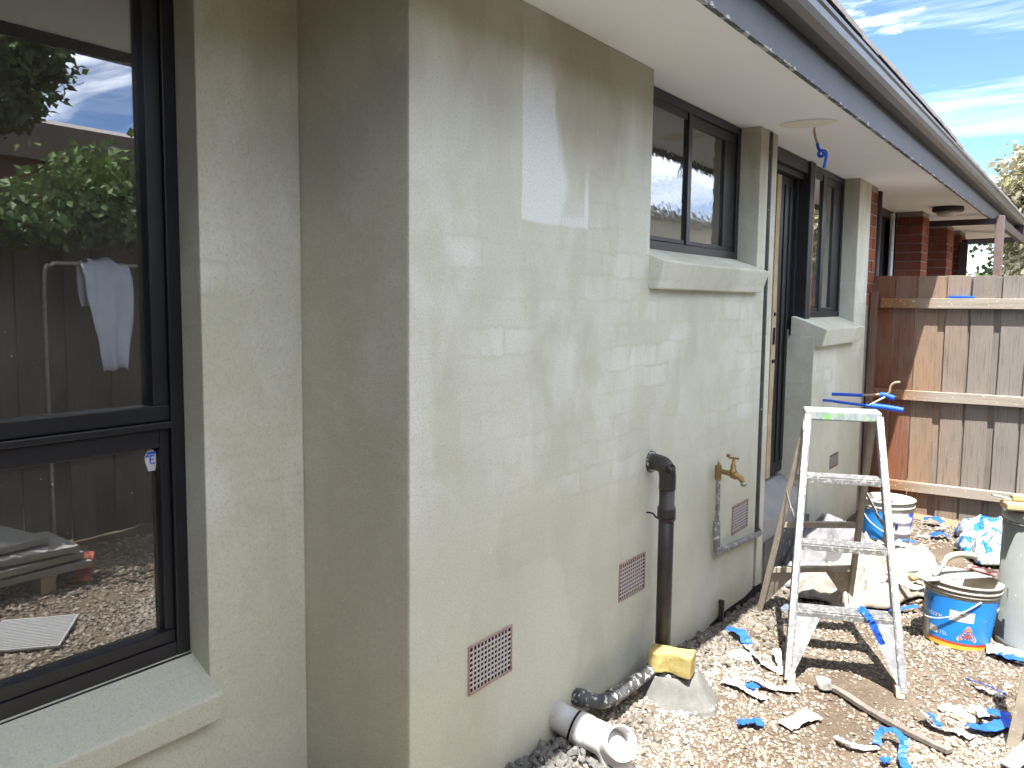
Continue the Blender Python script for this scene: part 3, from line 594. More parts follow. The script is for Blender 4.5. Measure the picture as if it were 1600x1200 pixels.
RAILW = rail_material()
rail(1.58, 1.656, 0); rail(.880, .955, 0, .012); rail(.175, .250, 0)
o = obj('post', jitter(sub(bx(.002, .048, FY-.13, FY-.047, -.1, 1.70), 3), .003, 4), WOOD, F, .004); o.color = (.17, .09, .055, 1)
o = tag(obj('plinth_board', jitter(sub(bx(-.02, 1.2, -.05, .05, .0, .03), 3), .003, 5), WOOD, None, .003), 'brown board lying on the ground along the foot of the paling fence', 'board'); o.color = (.32, .17, .09, 1); o.location = (.15, 7.00, .0); o.rotation_euler = (R(12), R(1), R(-10))
o = thing('tape_on_rail', 'strip of blue tape left on the top rail of the paling fence', 'tape', None, (.6, FY-.03, 1.657))
keep(obj('tape', jitter(sub(bx(.53, .70, FY-.043, FY-.004, 1.6585, 1.672), 3), .006, 30), BLUE, o), o)

# ---------------------------------------------------------------- the brick unit beyond the fence
Bk = thing('brick_unit', 'red brick unit with dark door and piers beyond the fence, under the same eave', 'house')
brick_me = bpy.data.meshes.new('brick'); b = bx(0, .115, 0, .228, 0, .076); b.to_mesh(brick_me); b.free(); brick_me.materials.append(BRICKM)
half_me = bpy.data.meshes.new('brick'); b = bx(0, .115, 0, .109, 0, .076); b.to_mesh(half_me); b.free(); half_me.materials.append(BRICKM)
def pier(x0, y0, ln, zb=1.60, core=True):
    """stretcher courses along y with a mortar core set 5 mm back"""
    obj('mortar_core', bx(x0-.24, x0-.006, y0+.006, y0+ln-.006, 0, T-.001), MORTAR, Bk)
    k = 0; z = zb
    while z < T-.08:
        y = y0; first = (k % 2 == 1)
        while y < y0+ln-.05:
            rest = y0+ln-y; me = half_me if (first or rest < .2) else brick_me; first = False
            o = bpy.data.objects.new('brick', me); COL.objects.link(o); o.parent = Bk
            o.location = (x0-.115+random.uniform(-.002, .002), y+random.uniform(-.001, .001), z); y += (.119 if me is half_me else .238)
        o = bpy.data.objects.new('brick', half_me); COL.objects.link(o); o.parent = Bk; o.location = (x0-.115-.119, y0, z)
        z += .086; k += 1
pier(-.002, 6.90, .238); pier(0, 9.10, .357); pier(0, 10.66, .476); pier(0, 11.65, .476)
obj('wall', boxes([(-.52, -.43, 6.9, 14, 0, T-.002), (-.42, -.36, 7.14, 9.1, 0, T-.002), (-.30, -.24, 9.457, 10.66, 0, T-.002), (-.30, -.24, 11.14, 11.65, 0, T-.002), (-.4, -.24, 12.13, 14, 0, T-.002)]), MORTAR, Bk)
obj('drain_pipe', boxes([(-.09, -.03, 7.20, 7.27, 0, T-.003)]), FRAMEG, Bk, .008); obj('drain_pipe', tub([(-.05, 7.36, 0), (-.05, 7.36, T-.003)], .032, 12), DKBROWN, Bk, smooth=True)
bd = obj('door', boxes([(-.35, -.30, 7.5, 7.95, .3, 2.40)]), FRAMEG, Bk, .004); obj('door', boxes([(-.35, -.30, 8.05, 8.9, .3, 2.42)]), DOORM, Bk, .004); obj('door_head', bx(-.355, -.26, 7.3, 9.09, 2.425, T-.004), DKBROWN, Bk)
obj('jamb', tub([(-.13, 8.36, 0), (-.13, 8.36, 2.42)], .02, 10), WHITEP, Bk, smooth=True)
for a, b_ in ((9.47, 10.05), (10.1, 10.64), (11.15, 11.64)): obj('window', bx(-.235, -.215, a, b_, 1.2, 2.42), GLASS2, Bk)
dp = thing('downpipe', 'dark square downpipe stepping back from the far gutter to the brick wall', 'downpipe', None, (.05, 11.6, 0))
db = bmesh.new(); beam(db, (.555, 12.4, 2.595), (.555, 12.4, 2.43), (1, 0, 0), (0, 1, 0), .045, .035); beam(db, (.56, 12.4, 2.43), (.05, 11.6, 2.36), (0, 0, 1), (.8, -.55, 0), .03, .035); beam(db, (.05, 11.58, 2.36), (.05, 11.58, 0), (1, 0, 0), (0, 1, 0), .045, .035)
keep(obj('pipe', db, DKBROWN, dp, .004), dp)
pg = thing('pergola_frame', 'brown painted timber post and beam holding up the eave beyond the fence', 'pergola', None, (.6, 9.7, 0))
keep(obj('post', bx(.555, .63, 9.66, 9.735, 0, 2.48), BROWN, pg, .004), pg); keep(obj('beam', bx(-.235, .553, 9.67, 9.725, 2.40, 2.455), DKBROWN, pg, .003), pg); keep(obj('beam', bx(.57, .615, 9.737, 12.3, 2.37, 2.455), DKBROWN, pg, .003), pg)
lt = thing('oyster_light', 'round oyster light with dark rim on the far soffit beyond the fence', 'light fitting', None, (.25, 8.82, 2.5))
keep(obj('rim', lathe([(.13, 2.4985), (.135, 2.47), (.125, 2.455), (.11, 2.46)], (.25, 8.82, 0), 32), DKBROWN, lt, smooth=True), lt); keep(obj('diffuser', lathe([(.108, 2.456), (.09, 2.43), (.05, 2.412), (.005, 2.408)], (.25, 8.82, 0), 32), LAMPG, lt, smooth=True), lt)

# ---------------------------------------------------------------- step ladder
A = Vector((.493, 3.574, 0)); Bf = Vector((.896, 3.718, 0)); wdir = (Bf-A).normalized(); nd = Vector((-wdir.y, wdir.x, 0)); Mid = (A+Bf)/2; UPZ = Vector((0, 0, 1))
LD = thing('step_ladder', 'paint-splashed aluminium step ladder standing open on the gravel, green smears on its cap', 'ladder', None, Mid)
topc = Mid+nd*.49+UPZ*1.08
def channel(p0, p1, side, wv_, dv, web=.066, fl=.026, t=.004):
    """C section: web along dv, flanges turned outward along wv_*side"""
    bm = bmesh.new(); ax = (p1-p0).normalized(); dv = (dv-ax*dv.dot(ax)).normalized(); wv2 = ax.cross(dv).normalized()
    if wv2.dot(wv_) < 0: wv2 = -wv2
    wv2 = wv2*side
    beam(bm, p0, p1, dv, wv2, web/2, t/2)
    for s_ in (-1, 1): beam(bm, p0+dv*s_*(web/2-t/2)+wv2*(fl/2+t/2+.0003), p1+dv*s_*(web/2-t/2)+wv2*(fl/2+t/2+.0003), dv, wv2, t/2, fl/2)
    return bm
fr = {}
for s_, foot in ((-1, A), (1, Bf)):
    top = topc+wdir*s_*.142; fr[s_] = (foot.copy(), top)
    q = obj('front_rail', channel(foot+UPZ*.005, top, s_, wdir, nd), ALU, LD, .0015); keep(q, LD)
    fb = bmesh.new(); dv = (top-foot).normalized(); beam(fb, foot-dv*.002, foot+dv*.045, nd, wdir, .037, .017); keep(obj('foot', fb, DKBROWN if False else ALUREAR, LD, .004), LD)
def frp(s_, z):
    a, b = fr[s_]; return a+(b-a)*(z/1.08)
for z in (.285, .548, .825):
    a, b = frp(-1, z)+wdir*.002, frp(1, z)-wdir*.002; sb = bmesh.new()
    beam(sb, a+nd*.010, b+nd*.010, nd, UPZ, .042, .004)
    beam(sb, a-nd*.034-UPZ*.016, b-nd*.034-UPZ*.016, nd, UPZ, .003, .0115)
    for k in range(5): beam(sb, a+nd*(-.02+k*.015)+UPZ*.0052, b+nd*(-.02+k*.015)+UPZ*.0052, nd, UPZ, .003, .0012)
    keep(obj('step', sb, ALU, LD, .0012), LD)
for s_ in (-1, 1):
    pts = [frp(s_, .262)-wdir*s_*.003, frp(s_, .262)-wdir*s_*.10, frp(s_, .05)-wdir*s_*.012, frp(s_, .03)-wdir*s_*.003]; gb = bmesh.new()
    f1 = [gb.verts.new(q-nd*.026) for q in pts]; f2 = [gb.verts.new(q-nd*.022) for q in pts]; gb.faces.new(f1); gb.faces.new(f2[::-1])
    for i in range(4): gb.faces.new((f1[i], f2[i], f2[(i+1) % 4], f1[(i+1) % 4]))
    keep(obj('gusset', gb, ALU, LD), LD)
cb = bmesh.new(); c0 = Mid+nd*.555+UPZ*1.088
beam(cb, c0-wdir*.166, c0+wdir*.166, nd, UPZ, .075, .023); keep(obj('cap', cb, CAPM, LD, .006), LD)
rear = {}
for s_, foot in ((-1, Vector((.114, 4.338, 0))), (1, Vector((.463, 4.65, 0)))):
    top = Mid+nd*.60+wdir*s_*.135+UPZ*1.075; rear[s_] = (foot, top)
    keep(obj('rear_rail', channel(foot, top, s_, wdir, nd, .045, .022), ALUREAR, LD, .0015), LD)
def rrp(s_, z): a, b = rear[s_]; return a+(b-a)*(z/1.075)
for z in (.245, .50, .755):
    rb = bmesh.new(); a, b = rrp(-1, z), rrp(1, z); beam(rb, a, b, UPZ, nd, .014, .016); keep(obj('rear_bar', rb, ALUREAR, LD, .002), LD)
for s_ in (-1, 1):
    pts = [rrp(s_, .235), rrp(s_, .235)+(rrp(-s_, .235)-rrp(s_, .235))*.33, rrp(s_, .04)]; gb = bmesh.new()
    f1 = [gb.verts.new(q-nd*.012) for q in pts]; f2 = [gb.verts.new(q-nd*.008) for q in pts]; gb.faces.new(f1); gb.faces.new(f2[::-1])
    for i in range(3): gb.faces.new((f1[i], f2[i], f2[(i+1) % 3], f1[(i+1) % 3]))
    keep(obj('gusset', gb, ALUREAR, LD), LD)
    hb = bmesh.new(); m0 = (frp(s_, .66)+rrp(s_, .66))/2-UPZ*.03
    beam(hb, frp(s_, .60)+wdir*s_*.02, m0+wdir*s_*.02, UPZ, wdir, .010, .0025); beam(hb, m0+wdir*s_*.024+UPZ*.002, rrp(s_, .68)+wdir*s_*.024, UPZ, wdir, .010, .0025); keep(obj('spreader', hb, ALU, LD, .001), LD)
tl = thing('tape_on_ladder', 'blue tape strip dangling from the bottom step of the ladder', 'tape', None, frp(1, .3))
def ribbon(pts, wid, ups=None, th=.0012, k=6, twist=None):
    P = smoothpath(pts, k); bm = bmesh.new(); n = len(P); prev = None
    for i, p_ in enumerate(P):
        dr = (P[min(i+1, n-1)]-P[max(i-1, 0)]).normalized(); u_ = Vector((0, 0, 1)) if ups is None else Vector(ups)
        side = dr.cross(u_); side = side.normalized() if side.length > 1e-4 else Vector((1, 0, 0)); nn = side.cross(dr).normalized()
        a_ = (twist(i/(n-1)) if twist else .0); sd_ = side*math.cos(a_)+nn*math.sin(a_); nn = sd_.cross(dr).normalized()
        ww = wid*.85*(1+.32*nz3(i*.4, pts[0][0]*7, 2)); lift = .010*nz3(i*.55, pts[0][1]*5, 1)+.004*nz3(i*1.7, pts[0][1]*9, 4)
        row = []
        for t_ in (-1, 0, 1):
            q = p_+sd_*ww/2*t_+nn*(lift*(t_ if t_ else -.8)); row.append((bm.verts.new(q+nn*th/2), bm.verts.new(q-nn*th/2)))
        if prev:
            for j in range(2):
                bm.faces.new((prev[j][0], prev[j+1][0], row[j+1][0], row[j][0])); bm.faces.new((prev[j][1], row[j][1], row[j+1][1], prev[j+1][1]))
            bm.faces.new((prev[0][0], row[0][0], row[0][1], prev[0][1])); bm.faces.new((prev[2][0], prev[2][1], row[2][1], row[2][0]))
        else: bm.faces.new((row[0][0], row[0][1], row[1][1], row[1][0])); bm.faces.new((row[1][0], row[1][1], row[2][1], row[2][0]))
        prev = row
    bm.faces.new((prev[0][0], prev[1][0], prev[1][1], prev[0][1])); bm.faces.new((prev[1][0], prev[2][0], prev[2][1], prev[1][1]))
    return bm
q0 = frp(1, .296)-wdir*.13+nd*.02; keep(obj('tape', ribbon([q0+UPZ*.004, q0-nd*.065+wdir*.02+UPZ*.006, q0-nd*.09+wdir*.05-UPZ*.04, q0-nd*.10+wdir*.085-UPZ*.11], .034, (-.4, -.5, .6)), BLUE, tl), tl)

# ---------------------------------------------------------------- buckets
def text_mesh(body, size):
    cu = bpy.data.curves.new('t', 'FONT'); cu.body = body; cu.size = size; cu.resolution_u = 3; o = bpy.data.objects.new('t', cu); COL.objects.link(o)
    dg = bpy.context.evaluated_depsgraph_get(); me = bpy.data.meshes.new_from_object(o.evaluated_get(dg)); bpy.data.objects.remove(o); bpy.data.curves.remove(cu); return me
def bucket(c, r0, r1, h, face, lean=(0, 0, 0)):
    rad = lambda z: r0+(r1-r0)*z/h
    def patch(a0, a1, z0, z1, off, n=24, zf=None, m=3):
        bm = bmesh.new(); g_ = []
        for i in range(n+1):
            t = R(a0+(a1-a0)*i/n)+face; g_.append([])
            for j in range(m+1):
                zz = z0+(z1-z0)*j/m+(zf(i/n)*(j/m) if zf else 0)
                g_[-1].append([bm.verts.new(((rad(zz)+o_)*math.cos(t), (rad(zz)+o_)*math.sin(t), zz)) for o_ in (off, off-.0008)])
        for i in range(n):
            for j in range(m): bm.faces.new((g_[i][j][0], g_[i+1][j][0], g_[i+1][j+1][0], g_[i][j+1][0]))
        return bm
    def wrap(me, a, z, off):
        for v in me.vertices:
            zz = z+v.co.y; t = face+R(a)+v.co.x/rad(zz); v.co = ((rad(zz)+off)*math.cos(t), (rad(zz)+off)*math.sin(t), zz)
        return me
    return rad, patch, wrap
cB = Vector((1.0, 4.52, gz(1, 4.52)+.002)); faceB = math.atan2(-4.52, .5)
BU = thing('blue_paint_bucket', 'open white bucket with blue 15L label and orange hazard triangle, beside the grey drum', 'bucket', None, cB); BU.rotation_euler = (R(-2), R(3), 0)
h = .305; rad, patch, wrap = bucket(cB, .142, .166, h, faceB)
obj('body', lathe([(.130, .004), (.142, .0), (rad(h), h), (rad(h)-.003, h), (rad(.2)-.004, .2), (.139, .006)], (0, 0, 0), 48), BUCKW, BU, smooth=True)
for z, e in ((.252, .006), (.270, .009), (.296, .008)): obj('rim', lathe([(rad(z), z), (rad(z)+e, z+.001), (rad(z)+e, z+.010), (rad(z), z+.012)], (0, 0, 0), 48, None, True), BUCKW, BU, smooth=True)
obj('label', patch(-68, 95, .032, .236, .0012), LABELB, BU, smooth=True); obj('plaster_smear', patch(-100, -52, .01, .16, .0022, 20, lambda u: .06*math.sin(u*9)-.10*u), PLASTER, BU, smooth=True)
obj('red_band', patch(-80, 95, .020, .031, .0012), TRIM_R, BU, smooth=True); obj('yellow_band', patch(-80, 95, .001, .0195, .0012), TRIM_Y, BU, smooth=True)
link('lettering', wrap(text_mesh('ATEX', .040), -80, .192, .0022), NAVY, BU); link('lettering', wrap(text_mesh('Texture', .036), -71, .132, .0022), WHITEP, BU); link('lettering', wrap(text_mesh('15L', .026), -30, .055, .0022), WHITEP, BU)
obj('sticker', patch(-15, 24, .135, .185, .002), STICK, BU, smooth=True); obj('sticker', patch(-50, -33, .052, .085, .0026), STICK, BU, smooth=True)
def tri(sz, z, a, off, hole=0):
    me = bpy.data.meshes.new('t'); P = []; n = 6
    for k in range(3):
        t = R(90+120*k)
        for j in range(5):
            tt = t+R(-50+25*j); P.append((sz*.78*math.cos(t)+sz*.22*math.cos(tt), sz*.78*math.sin(t)+sz*.22*math.sin(tt), 0))
    me.from_pydata(P, [], [list(range(len(P)))]); return wrap(me, a, z, off)
link('hazard_border', tri(.048, .072, 17, .0021), WHITEP, BU); link('hazard_mark', tri(.040, .072, 17, .0027), ORANGE, BU)
for k in range(3):
    for j in range(4):
        a0, a1 = R(90+120*k), R(210+120*k); u = (j+.5)/4; px = .033*(math.cos(a0)*(1-u)+math.cos(a1)*u); pz = .033*(math.sin(a0)*(1-u)+math.sin(a1)*u)
        me = bpy.data.meshes.new('d'); me.from_pydata([(px+.003*math.cos(t_), pz+.003*math.sin(t_), 0) for t_ in [i*math.pi/4 for i in range(8)]], [], [list(range(8))]); link('hazard_dot', wrap(me, 17, .072, .0033), WHITEP, BU)
link('hazard_mark', tri(.016, .070, 17, .0033), TRIM_R, BU)
hp = []
for k in range(13):
    u = k/12; t = faceB+R(-88+118*u); hp.append(((rad(.2)+.009)*math.cos(t), (rad(.2)+.009)*math.sin(t), .115+.13*u-.05*math.sin(u*math.pi)))
obj('handle', tub(hp, .0032, 8), WHITEP, BU, smooth=True); obj('handle_lug', lathe([(.014, 0), (.013, .012), (.006, .014)], ((rad(.12))*math.cos(faceB-R(88)), rad(.12)*math.sin(faceB-R(88)), .115), 14, (math.cos(faceB-R(88)), math.sin(faceB-R(88)), 0)), BUCKW, BU, smooth=True)
mb = lathe([(.001, .17), (.10, .172), (.150, .185), (.156, .20), (.155, .165)], (0, 0, 0), 40); obj('render_mix', jitter(mb, .012, 12), MIXM, BU, smooth=True)
TR = thing('plastering_trowel', 'plaster-caked steel trowel with curved handle lying across the blue bucket', 'trowel', None, (.98, 4.50, .315))
tb = bmesh.new(); beam(tb, (.845, 4.36, .318), (1.10, 4.63, .318), (.75, -.66, .0), (0, 0, 1), .058, .002); keep(obj('blade', tb, STEEL, TR, .001), TR)
keep(obj('shank', tub(smoothpath([(.90, 4.42, .322), (.925, 4.44, .345), (.935, 4.46, .385)]), .009, 10), STEEL, TR, smooth=True), TR)
keep(obj('handle', tub(smoothpath([(.932, 4.455, .36), (.95, 4.475, .402), (.985, 4.51, .418), (1.03, 4.56, .412), (1.06, 4.59, .402)]), [.012]*6+[.015]*18+[.011], 12), MIXM, TR, smooth=True), TR)
tp_ = thing('pink_float', 'small pink-backed float lying over the rim of the blue bucket', 'float', None, (1.09, 4.62, .33)); tb = bmesh.new(); beam(tb, (1.02, 4.66, .329), (1.15, 4.60, .332), (0, 1, 0), (0, 0, 1), .03, .004); keep(obj('blade', tb, simple('pink_plastic', (.68, .25, .22), (.6, .3, .27), 30, .6), tp_, .001), tp_)

cW = Vector((.36, 6.17, gz(.36, 6.17)+.002)); fW = math.atan2(-6.17, 1.14)
B2 = thing('white_bucket', 'white bucket with a blue label, full of rags and red wire, behind the ladder', 'bucket', None, cW); h2 = .30; rad, patch, wrap = bucket(cW, .145, .168, h2, fW)
obj('body', lathe([(.13, .004), (.145, 0), (rad(h2), h2), (rad(h2)-.004, h2), (rad(.2)-.005, .2), (.139, .006)], (0, 0, 0), 40), BUCKW, B2, smooth=True)
for z in (.25, .288): obj('rim', lathe([(rad(z), z), (rad(z)+.008, z+.001), (rad(z)+.008, z+.010), (rad(z), z+.012)], (0, 0, 0), 40, None, True), BUCKW, B2, smooth=True)
obj('label', patch(-85, -8, .04, .235, .0012), LABELB, B2, smooth=True); obj('label', patch(52, 80, .05, .22, .0012), BLUE, B2, smooth=True)
obj('handle', tub(smoothpath([(rad(.24)*math.cos(fW+R(t_))*1.04, rad(.24)*math.sin(fW+R(t_))*1.04, zz) for t_, zz in ((-75, .25), (-45, .17), (-10, .11), (20, .08))]), .003, 8), WHITEP, B2, smooth=True)
mb = lathe([(.001, .25), (.10, .255), (.155, .25), (.158, .22)], (0, 0, 0), 40); obj('rags', jitter(mb, .03, 14), FILM, B2, smooth=True)
obj('red_wire', tub(smoothpath([(-.06, -.08, .27), (-.02, -.10, .30), (.02, -.07, .285), (.05, -.10, .30), (.03, -.12, .28), (-.03, -.06, .295)]), .005, 6), REDW, B2, smooth=True)
SP = thing('small_white_tub', 'small white lidded tub standing in front of the white bucket', 'tub', None, (.475, 5.965, gz(.475, 5.965)))
obj('body', lathe([(.055, 0), (.062, .005), (.068, .12), (.072, .125), (.072, .14), (.066, .145), (.066, .19), (.07, .195), (.07, .225), (.05, .23)], (0, 0, 0), 28), FILM, SP, smooth=True)
obj('mark', boxes([(-.045, -.02, -.071, -.067, .165, .19), (-.012, .004, -.072, -.068, .16, .192)]), NAVY, SP)

# ---------------------------------------------------------------- grey drum and brush
D = thing('grey_drum', 'large plain grey drum standing at the right edge, beside the blue bucket', 'drum', None, (1.37, 4.68, gz(1.37, 4.68)))
obj('body', lathe([(.215, 0), (.222, .006), (.222, .03), (.219, .034), (.219, .60), (.212, .604)], (0, 0, 0), 56), DRUM, D, smooth=True); obj('lid', lathe([(.219, .604), (.224, .606), (.224, .648), (.218, .655), (.19, .657), (.185, .645), (.02, .645)], (0, 0, 0), 56), DRUM, D, smooth=True)
obj('clamp_ring', lathe([(.2195, .597), (.2245, .598), (.2245, .603), (.2195, .604)], (0, 0, 0), 56, None, True), STEEL, D, smooth=True)
Hk = thing('wooden_float', 'pale wooden-handled scraper lying on top of the grey drum', 'scraper', None, (1.28, 4.58, .67))
hb = bmesh.new(); beam(hb, (1.165, 4.50, .690), (1.42, 4.60, .690), (-.36, .93, 0), (0, 0, 1), .05, .017); keep(obj('handle', jitter(sub(hb, 3), .008, 10), HANDLE, Hk, .008), Hk)
hb = bmesh.new(); beam(hb, (1.19, 4.545, .722), (1.45, 4.62, .722), (-.36, .93, 0), (0, 0, 1), .026, .014); keep(obj('grip', jitter(sub(hb, 3), .006, 10), HANDLE, Hk, .008), Hk)
hb = bmesh.new(); beam(hb, (1.115, 4.505, .727), (1.19, 4.525, .715), (-.36, .93, 0), (0, 0, 1), .018, .003); keep(obj('blade', hb, STEEL, Hk, .001), Hk)

# ---------------------------------------------------------------- drop cloths and crumpled bags (folded sheets)
def sheet(name, poly, hfun, mat, n=90, th=.005):
    """crumpled cloth: a radial grid inside a smooth closed outline, height from hfun, hem lying on the ground"""
    K = len(poly); Q = [Vector((x, y, 0)) for x, y in poly]; out_ = []
    for i in range(K):
        a, b, c, d = Q[i-1], Q[i], Q[(i+1) % K], Q[(i+2) % K]
        for j in range(10):
            t = j/10; out_.append(.5*((2*b)+(c-a)*t+(2*a-5*b+4*c-d)*t*t+(3*b-3*c+d-a)*t**3))
    cen_ = sum(out_, Vector())/len(out_); bm = bmesh.new(); m_ = len(out_); nr = n//2; rows = []
    for r_ in range(1, nr+1):
        u = r_/nr; row = []
        for k, p_ in enumerate(out_):
            q = cen_+(p_-cen_)*u; x = q.x+.025*nz3(q.x*6, q.y*6, 9)*u; y = q.y+.025*nz3(q.x*6, q.y*6, 17)*u
            row.append(bm.verts.new((x, y, gz(x, y)+.012+hfun(x, y)*min(1., (1-u)/.16+.06)**.6)))
        rows.append(row)
    c0 = bm.verts.new((cen_.x, cen_.y, gz(cen_.x, cen_.y)+.012+hfun(cen_.x, cen_.y)))
    for k in range(m_): bm.faces.new((c0, rows[0][k], rows[0][(k+1) % m_]))
    for a, b in zip(rows, rows[1:]):
        for k in range(m_): bm.faces.new((a[k], b[k], b[(k+1) % m_], a[(k+1) % m_]))
    o = obj(name, bm, mat, smooth=True); s_ = o.modifiers.new('thickness', 'SOLIDIFY'); s_.thickness = th; s_.offset = -1; return o
def ridged(x, y, s, seed, p_=2.): return (1-abs(nz3(x+seed, y-seed, seed, s)))**p_
def hc(x, y):
    wx, wy = x+.10*nz3(x, y, 2, 2.5), y+.14*nz3(x, y, 6, 2.2)
    return .012+.065*ridged(wx*1.2, wy*.45, 4.6, 3, 4)+.035*ridged(wx*.6, wy*1.4, 8.5, 11, 4)+.016*ridged(wx*1.3, wy*.8, 15, 21, 3)+.02*nz3(x, y, 4, 3)+.07*max(0, 1-abs(y-4.75)/.25)*max(0, 1-abs(x-.40)/.30)
tag(sheet('drop_sheet', [(.16, 4.72), (.24, 4.58), (.36, 4.60), (.50, 4.50), (.58, 4.64), (.66, 4.68), (.74, 4.95), (.86, 5.12), (.82, 5.42), (.74, 5.80), (.60, 5.98), (.52, 5.86), (.38, 5.90), (.2, 5.98), (.10, 5.6), (.10, 5.1)], hc, CANVAS, 110), 'cream canvas drop sheet bunched up in folds on the gravel behind the ladder', 'drop sheet')
def hg(x, y):
    wx, wy = x+.10*nz3(x, y, 12, 4), y+.10*nz3(x, y, 16, 4); dd_ = ((x-.12)/.26)**2+((y-5.40)/.55)**2
    return (.20*math.exp(-dd_*1.4))+.07*ridged(wx, wy*.7, 7, 41, 3)+.03*ridged(wx, wy, 15, 51, 3)
tag(sheet('grey_cloth', [(.03, 4.80), (.14, 4.74), (.22, 4.9), (.26, 5.2), (.34, 5.5), (.36, 5.78), (.22, 5.9), (.05, 5.92), (.02, 5.4)], hg, GREYCLOTH, 70), 'grey drop cloth heaped against the door step, under the ladder', 'drop cloth')
def bagmat(name, sc_, th_):
    m = Mat(name); n_ = m.noise(sc_, 3, .5, dist=1.2); c = m.mix(m.ramp(n_, th_, th_+.03), (.46, .47, .48), (.015, .17, .52)); c = m.mix(m.ramp(m.noise(50, 4, .6), .6, .7, 0, .5), c, (.32, .30, .27)); m.col(c); m.set(.5, 0, .4); m.bump(m.noise(22, 5, .65), 1., .03); return m.m
def hb1(x, y): return .03+.09*ridged(x, y, 4.5, 61, 2)+.06*ridged(x, y, 9, 71, 3)
tag(sheet('cement_bag', [(.72, 6.62), (.80, 6.42), (.90, 6.30), (1.02, 6.34), (1.18, 6.45), (1.2, 6.7), (1.0, 6.78), (.85, 6.74)], hb1, bagmat('bag_print', 4.5, .45), 45), 'crumpled blue and white bag lying nearest the paling fence', 'bag')
def hb2(x, y): return .015+.09*ridged(x, y, 7, 81, 4)+.06*ridged(x, y, 13, 91, 4)
tag(sheet('plastic_bag', [(.76, 6.22), (.86, 6.02), (.95, 5.88), (1.08, 5.9), (1.2, 6.0), (1.2, 6.25), (1.0, 6.3), (.88, 6.27)], hb2, bagmat('bag_print_white', 7.5, .55), 45), 'mostly white crumpled bag with torn ends, in front of the blue and white bag', 'bag')
tool = thing('extension_lead', 'pale coiled lead with its plug lying on the edge of the drop sheet', 'lead', None, (.74, 5.05, .1))
keep(obj('cord', tub(smoothpath([(.70+.10*math.cos(t_)*(1+.1*k), 5.00+.14*math.sin(t_)*(1-.05*k), .115+.006*k+.02*math.sin(t_*2)) for k in range(3) for t_ in [i*math.pi/4 for i in range(8)]], 3), .006, 6), STICK, tool, smooth=True), tool)
keep(obj('plug', tub(smoothpath([(.72, 4.95, .135), (.76, 5.0, .14), (.79, 5.03, .138)]), [.02]*6+[.026]*6+[.018], 12), HANDLE, tool, smooth=True), tool)

# ---------------------------------------------------------------- loose scraps on the gravel
def scrap(name, label, cat, parts, grp='scraps of blue tape and film on the gravel'):
    c = parts[0][1][0]; o = thing(name, label, cat, grp, (c[0], c[1], gz(c[0], c[1])))
    for nm, pts, wid, mt, *ex in parts:
        pts = [(x, y, gz(x, y)+.018+(z_ if len(t_) else 0)) for (x, y, *t_) in pts for z_ in [(t_[0] if t_ else 0)]]
        keep(obj(nm, ribbon(pts, wid, None, .0015, 6, ex[0] if ex else None), mt, o), o)
    return o
scrap('tape_scrap', 'crinkled blue tape with a long white film tail at the eave shadow edge', 'tape', [('tape', [(.10, 3.86, .02), (.17, 3.86, .03), (.225, 3.80, .01)], .055, BLUE), ('film', [(.22, 3.80), (.29, 3.71, .01), (.38, 3.65), (.45, 3.63)], .045, FILM, lambda u: .5*math.sin(u*5)), ('film', [(.36, 3.80, .03), (.40, 3.72, .01), (.45, 3.64)], .04, FILM)])
scrap('film_scrap', 'forked strip of white film with one blue patch, near the ladder foot', 'tape', [('film', [(.275, 3.36), (.35, 3.355, .01), (.42, 3.33), (.475, 3.31)], .06, FILM), ('film', [(.36, 3.46, .01), (.43, 3.42, .015), (.49, 3.44), (.55, 3.49)], .06, FILM), ('tape', [(.375, 3.375, .014), (.42, 3.355, .014)], .055, BLUE)])
scrap('tape_square', 'small square of blue tape alone on the gravel in front of the gully', 'tape', [('tape', [(.45, 3.05, .005), (.49, 3.08, .012), (.53, 3.11, .004)], .05, BLUE)])
scrap('tape_curl', 'hook-shaped curl of blue tape trailing a white strip, at the bottom edge', 'tape', [('film', [(.78, 3.16, .005), (.83, 3.13, .01), (.88, 3.145), (.925, 3.18)], .03, FILM), ('tape', [(.92, 3.18, .01), (.915, 3.24, .03), (.955, 3.27, .035), (1.0, 3.22, .03), (1.01, 3.14, .01), (1.045, 3.06, .01)], .035, BLUE), ('tape', [(.955, 3.08, .004), (.98, 3.11, .01)], .04, BLUE)])
scrap('film_twist', 'white film strip with a short blue end, beside the thin timber batten', 'tape', [('film', [(1.02, 3.50, .03), (1.05, 3.465, .01), (1.10, 3.45, .006), (1.15, 3.47), (1.195, 3.455)], .05, FILM, lambda u: .6*(1-u)), ('tape', [(1.045, 3.49, .035), (1.065, 3.465, .025), (1.09, 3.45, .014)], .03, BLUE)])
scrap('tape_fold', 'folded blue tape with a white tab, near the bottom right corner', 'tape', [('tape', [(1.17, 3.55, .008), (1.22, 3.53, .014), (1.27, 3.60, .02), (1.295, 3.68, .014)], .07, BLUE), ('tape', [(1.18, 3.68, .01), (1.23, 3.70, .018), (1.29, 3.69, .02)], .055, BLUE), ('film', [(1.16, 3.69, .03), (1.195, 3.64, .04), (1.215, 3.60, .03)], .045, FILM)])
scrap('tape_strip', 'straight thin strip of blue and white tape between the bucket and the bottom right corner', 'tape', [('tape', [(1.11, 4.0, .006), (1.17, 3.97, .012), (1.22, 3.95, .01), (1.265, 3.92, .006)], .03, BLUE, lambda u: .5), ('film', [(1.15, 3.96, .0), (1.20, 3.93, .004), (1.25, 3.905)], .025, FILM)])
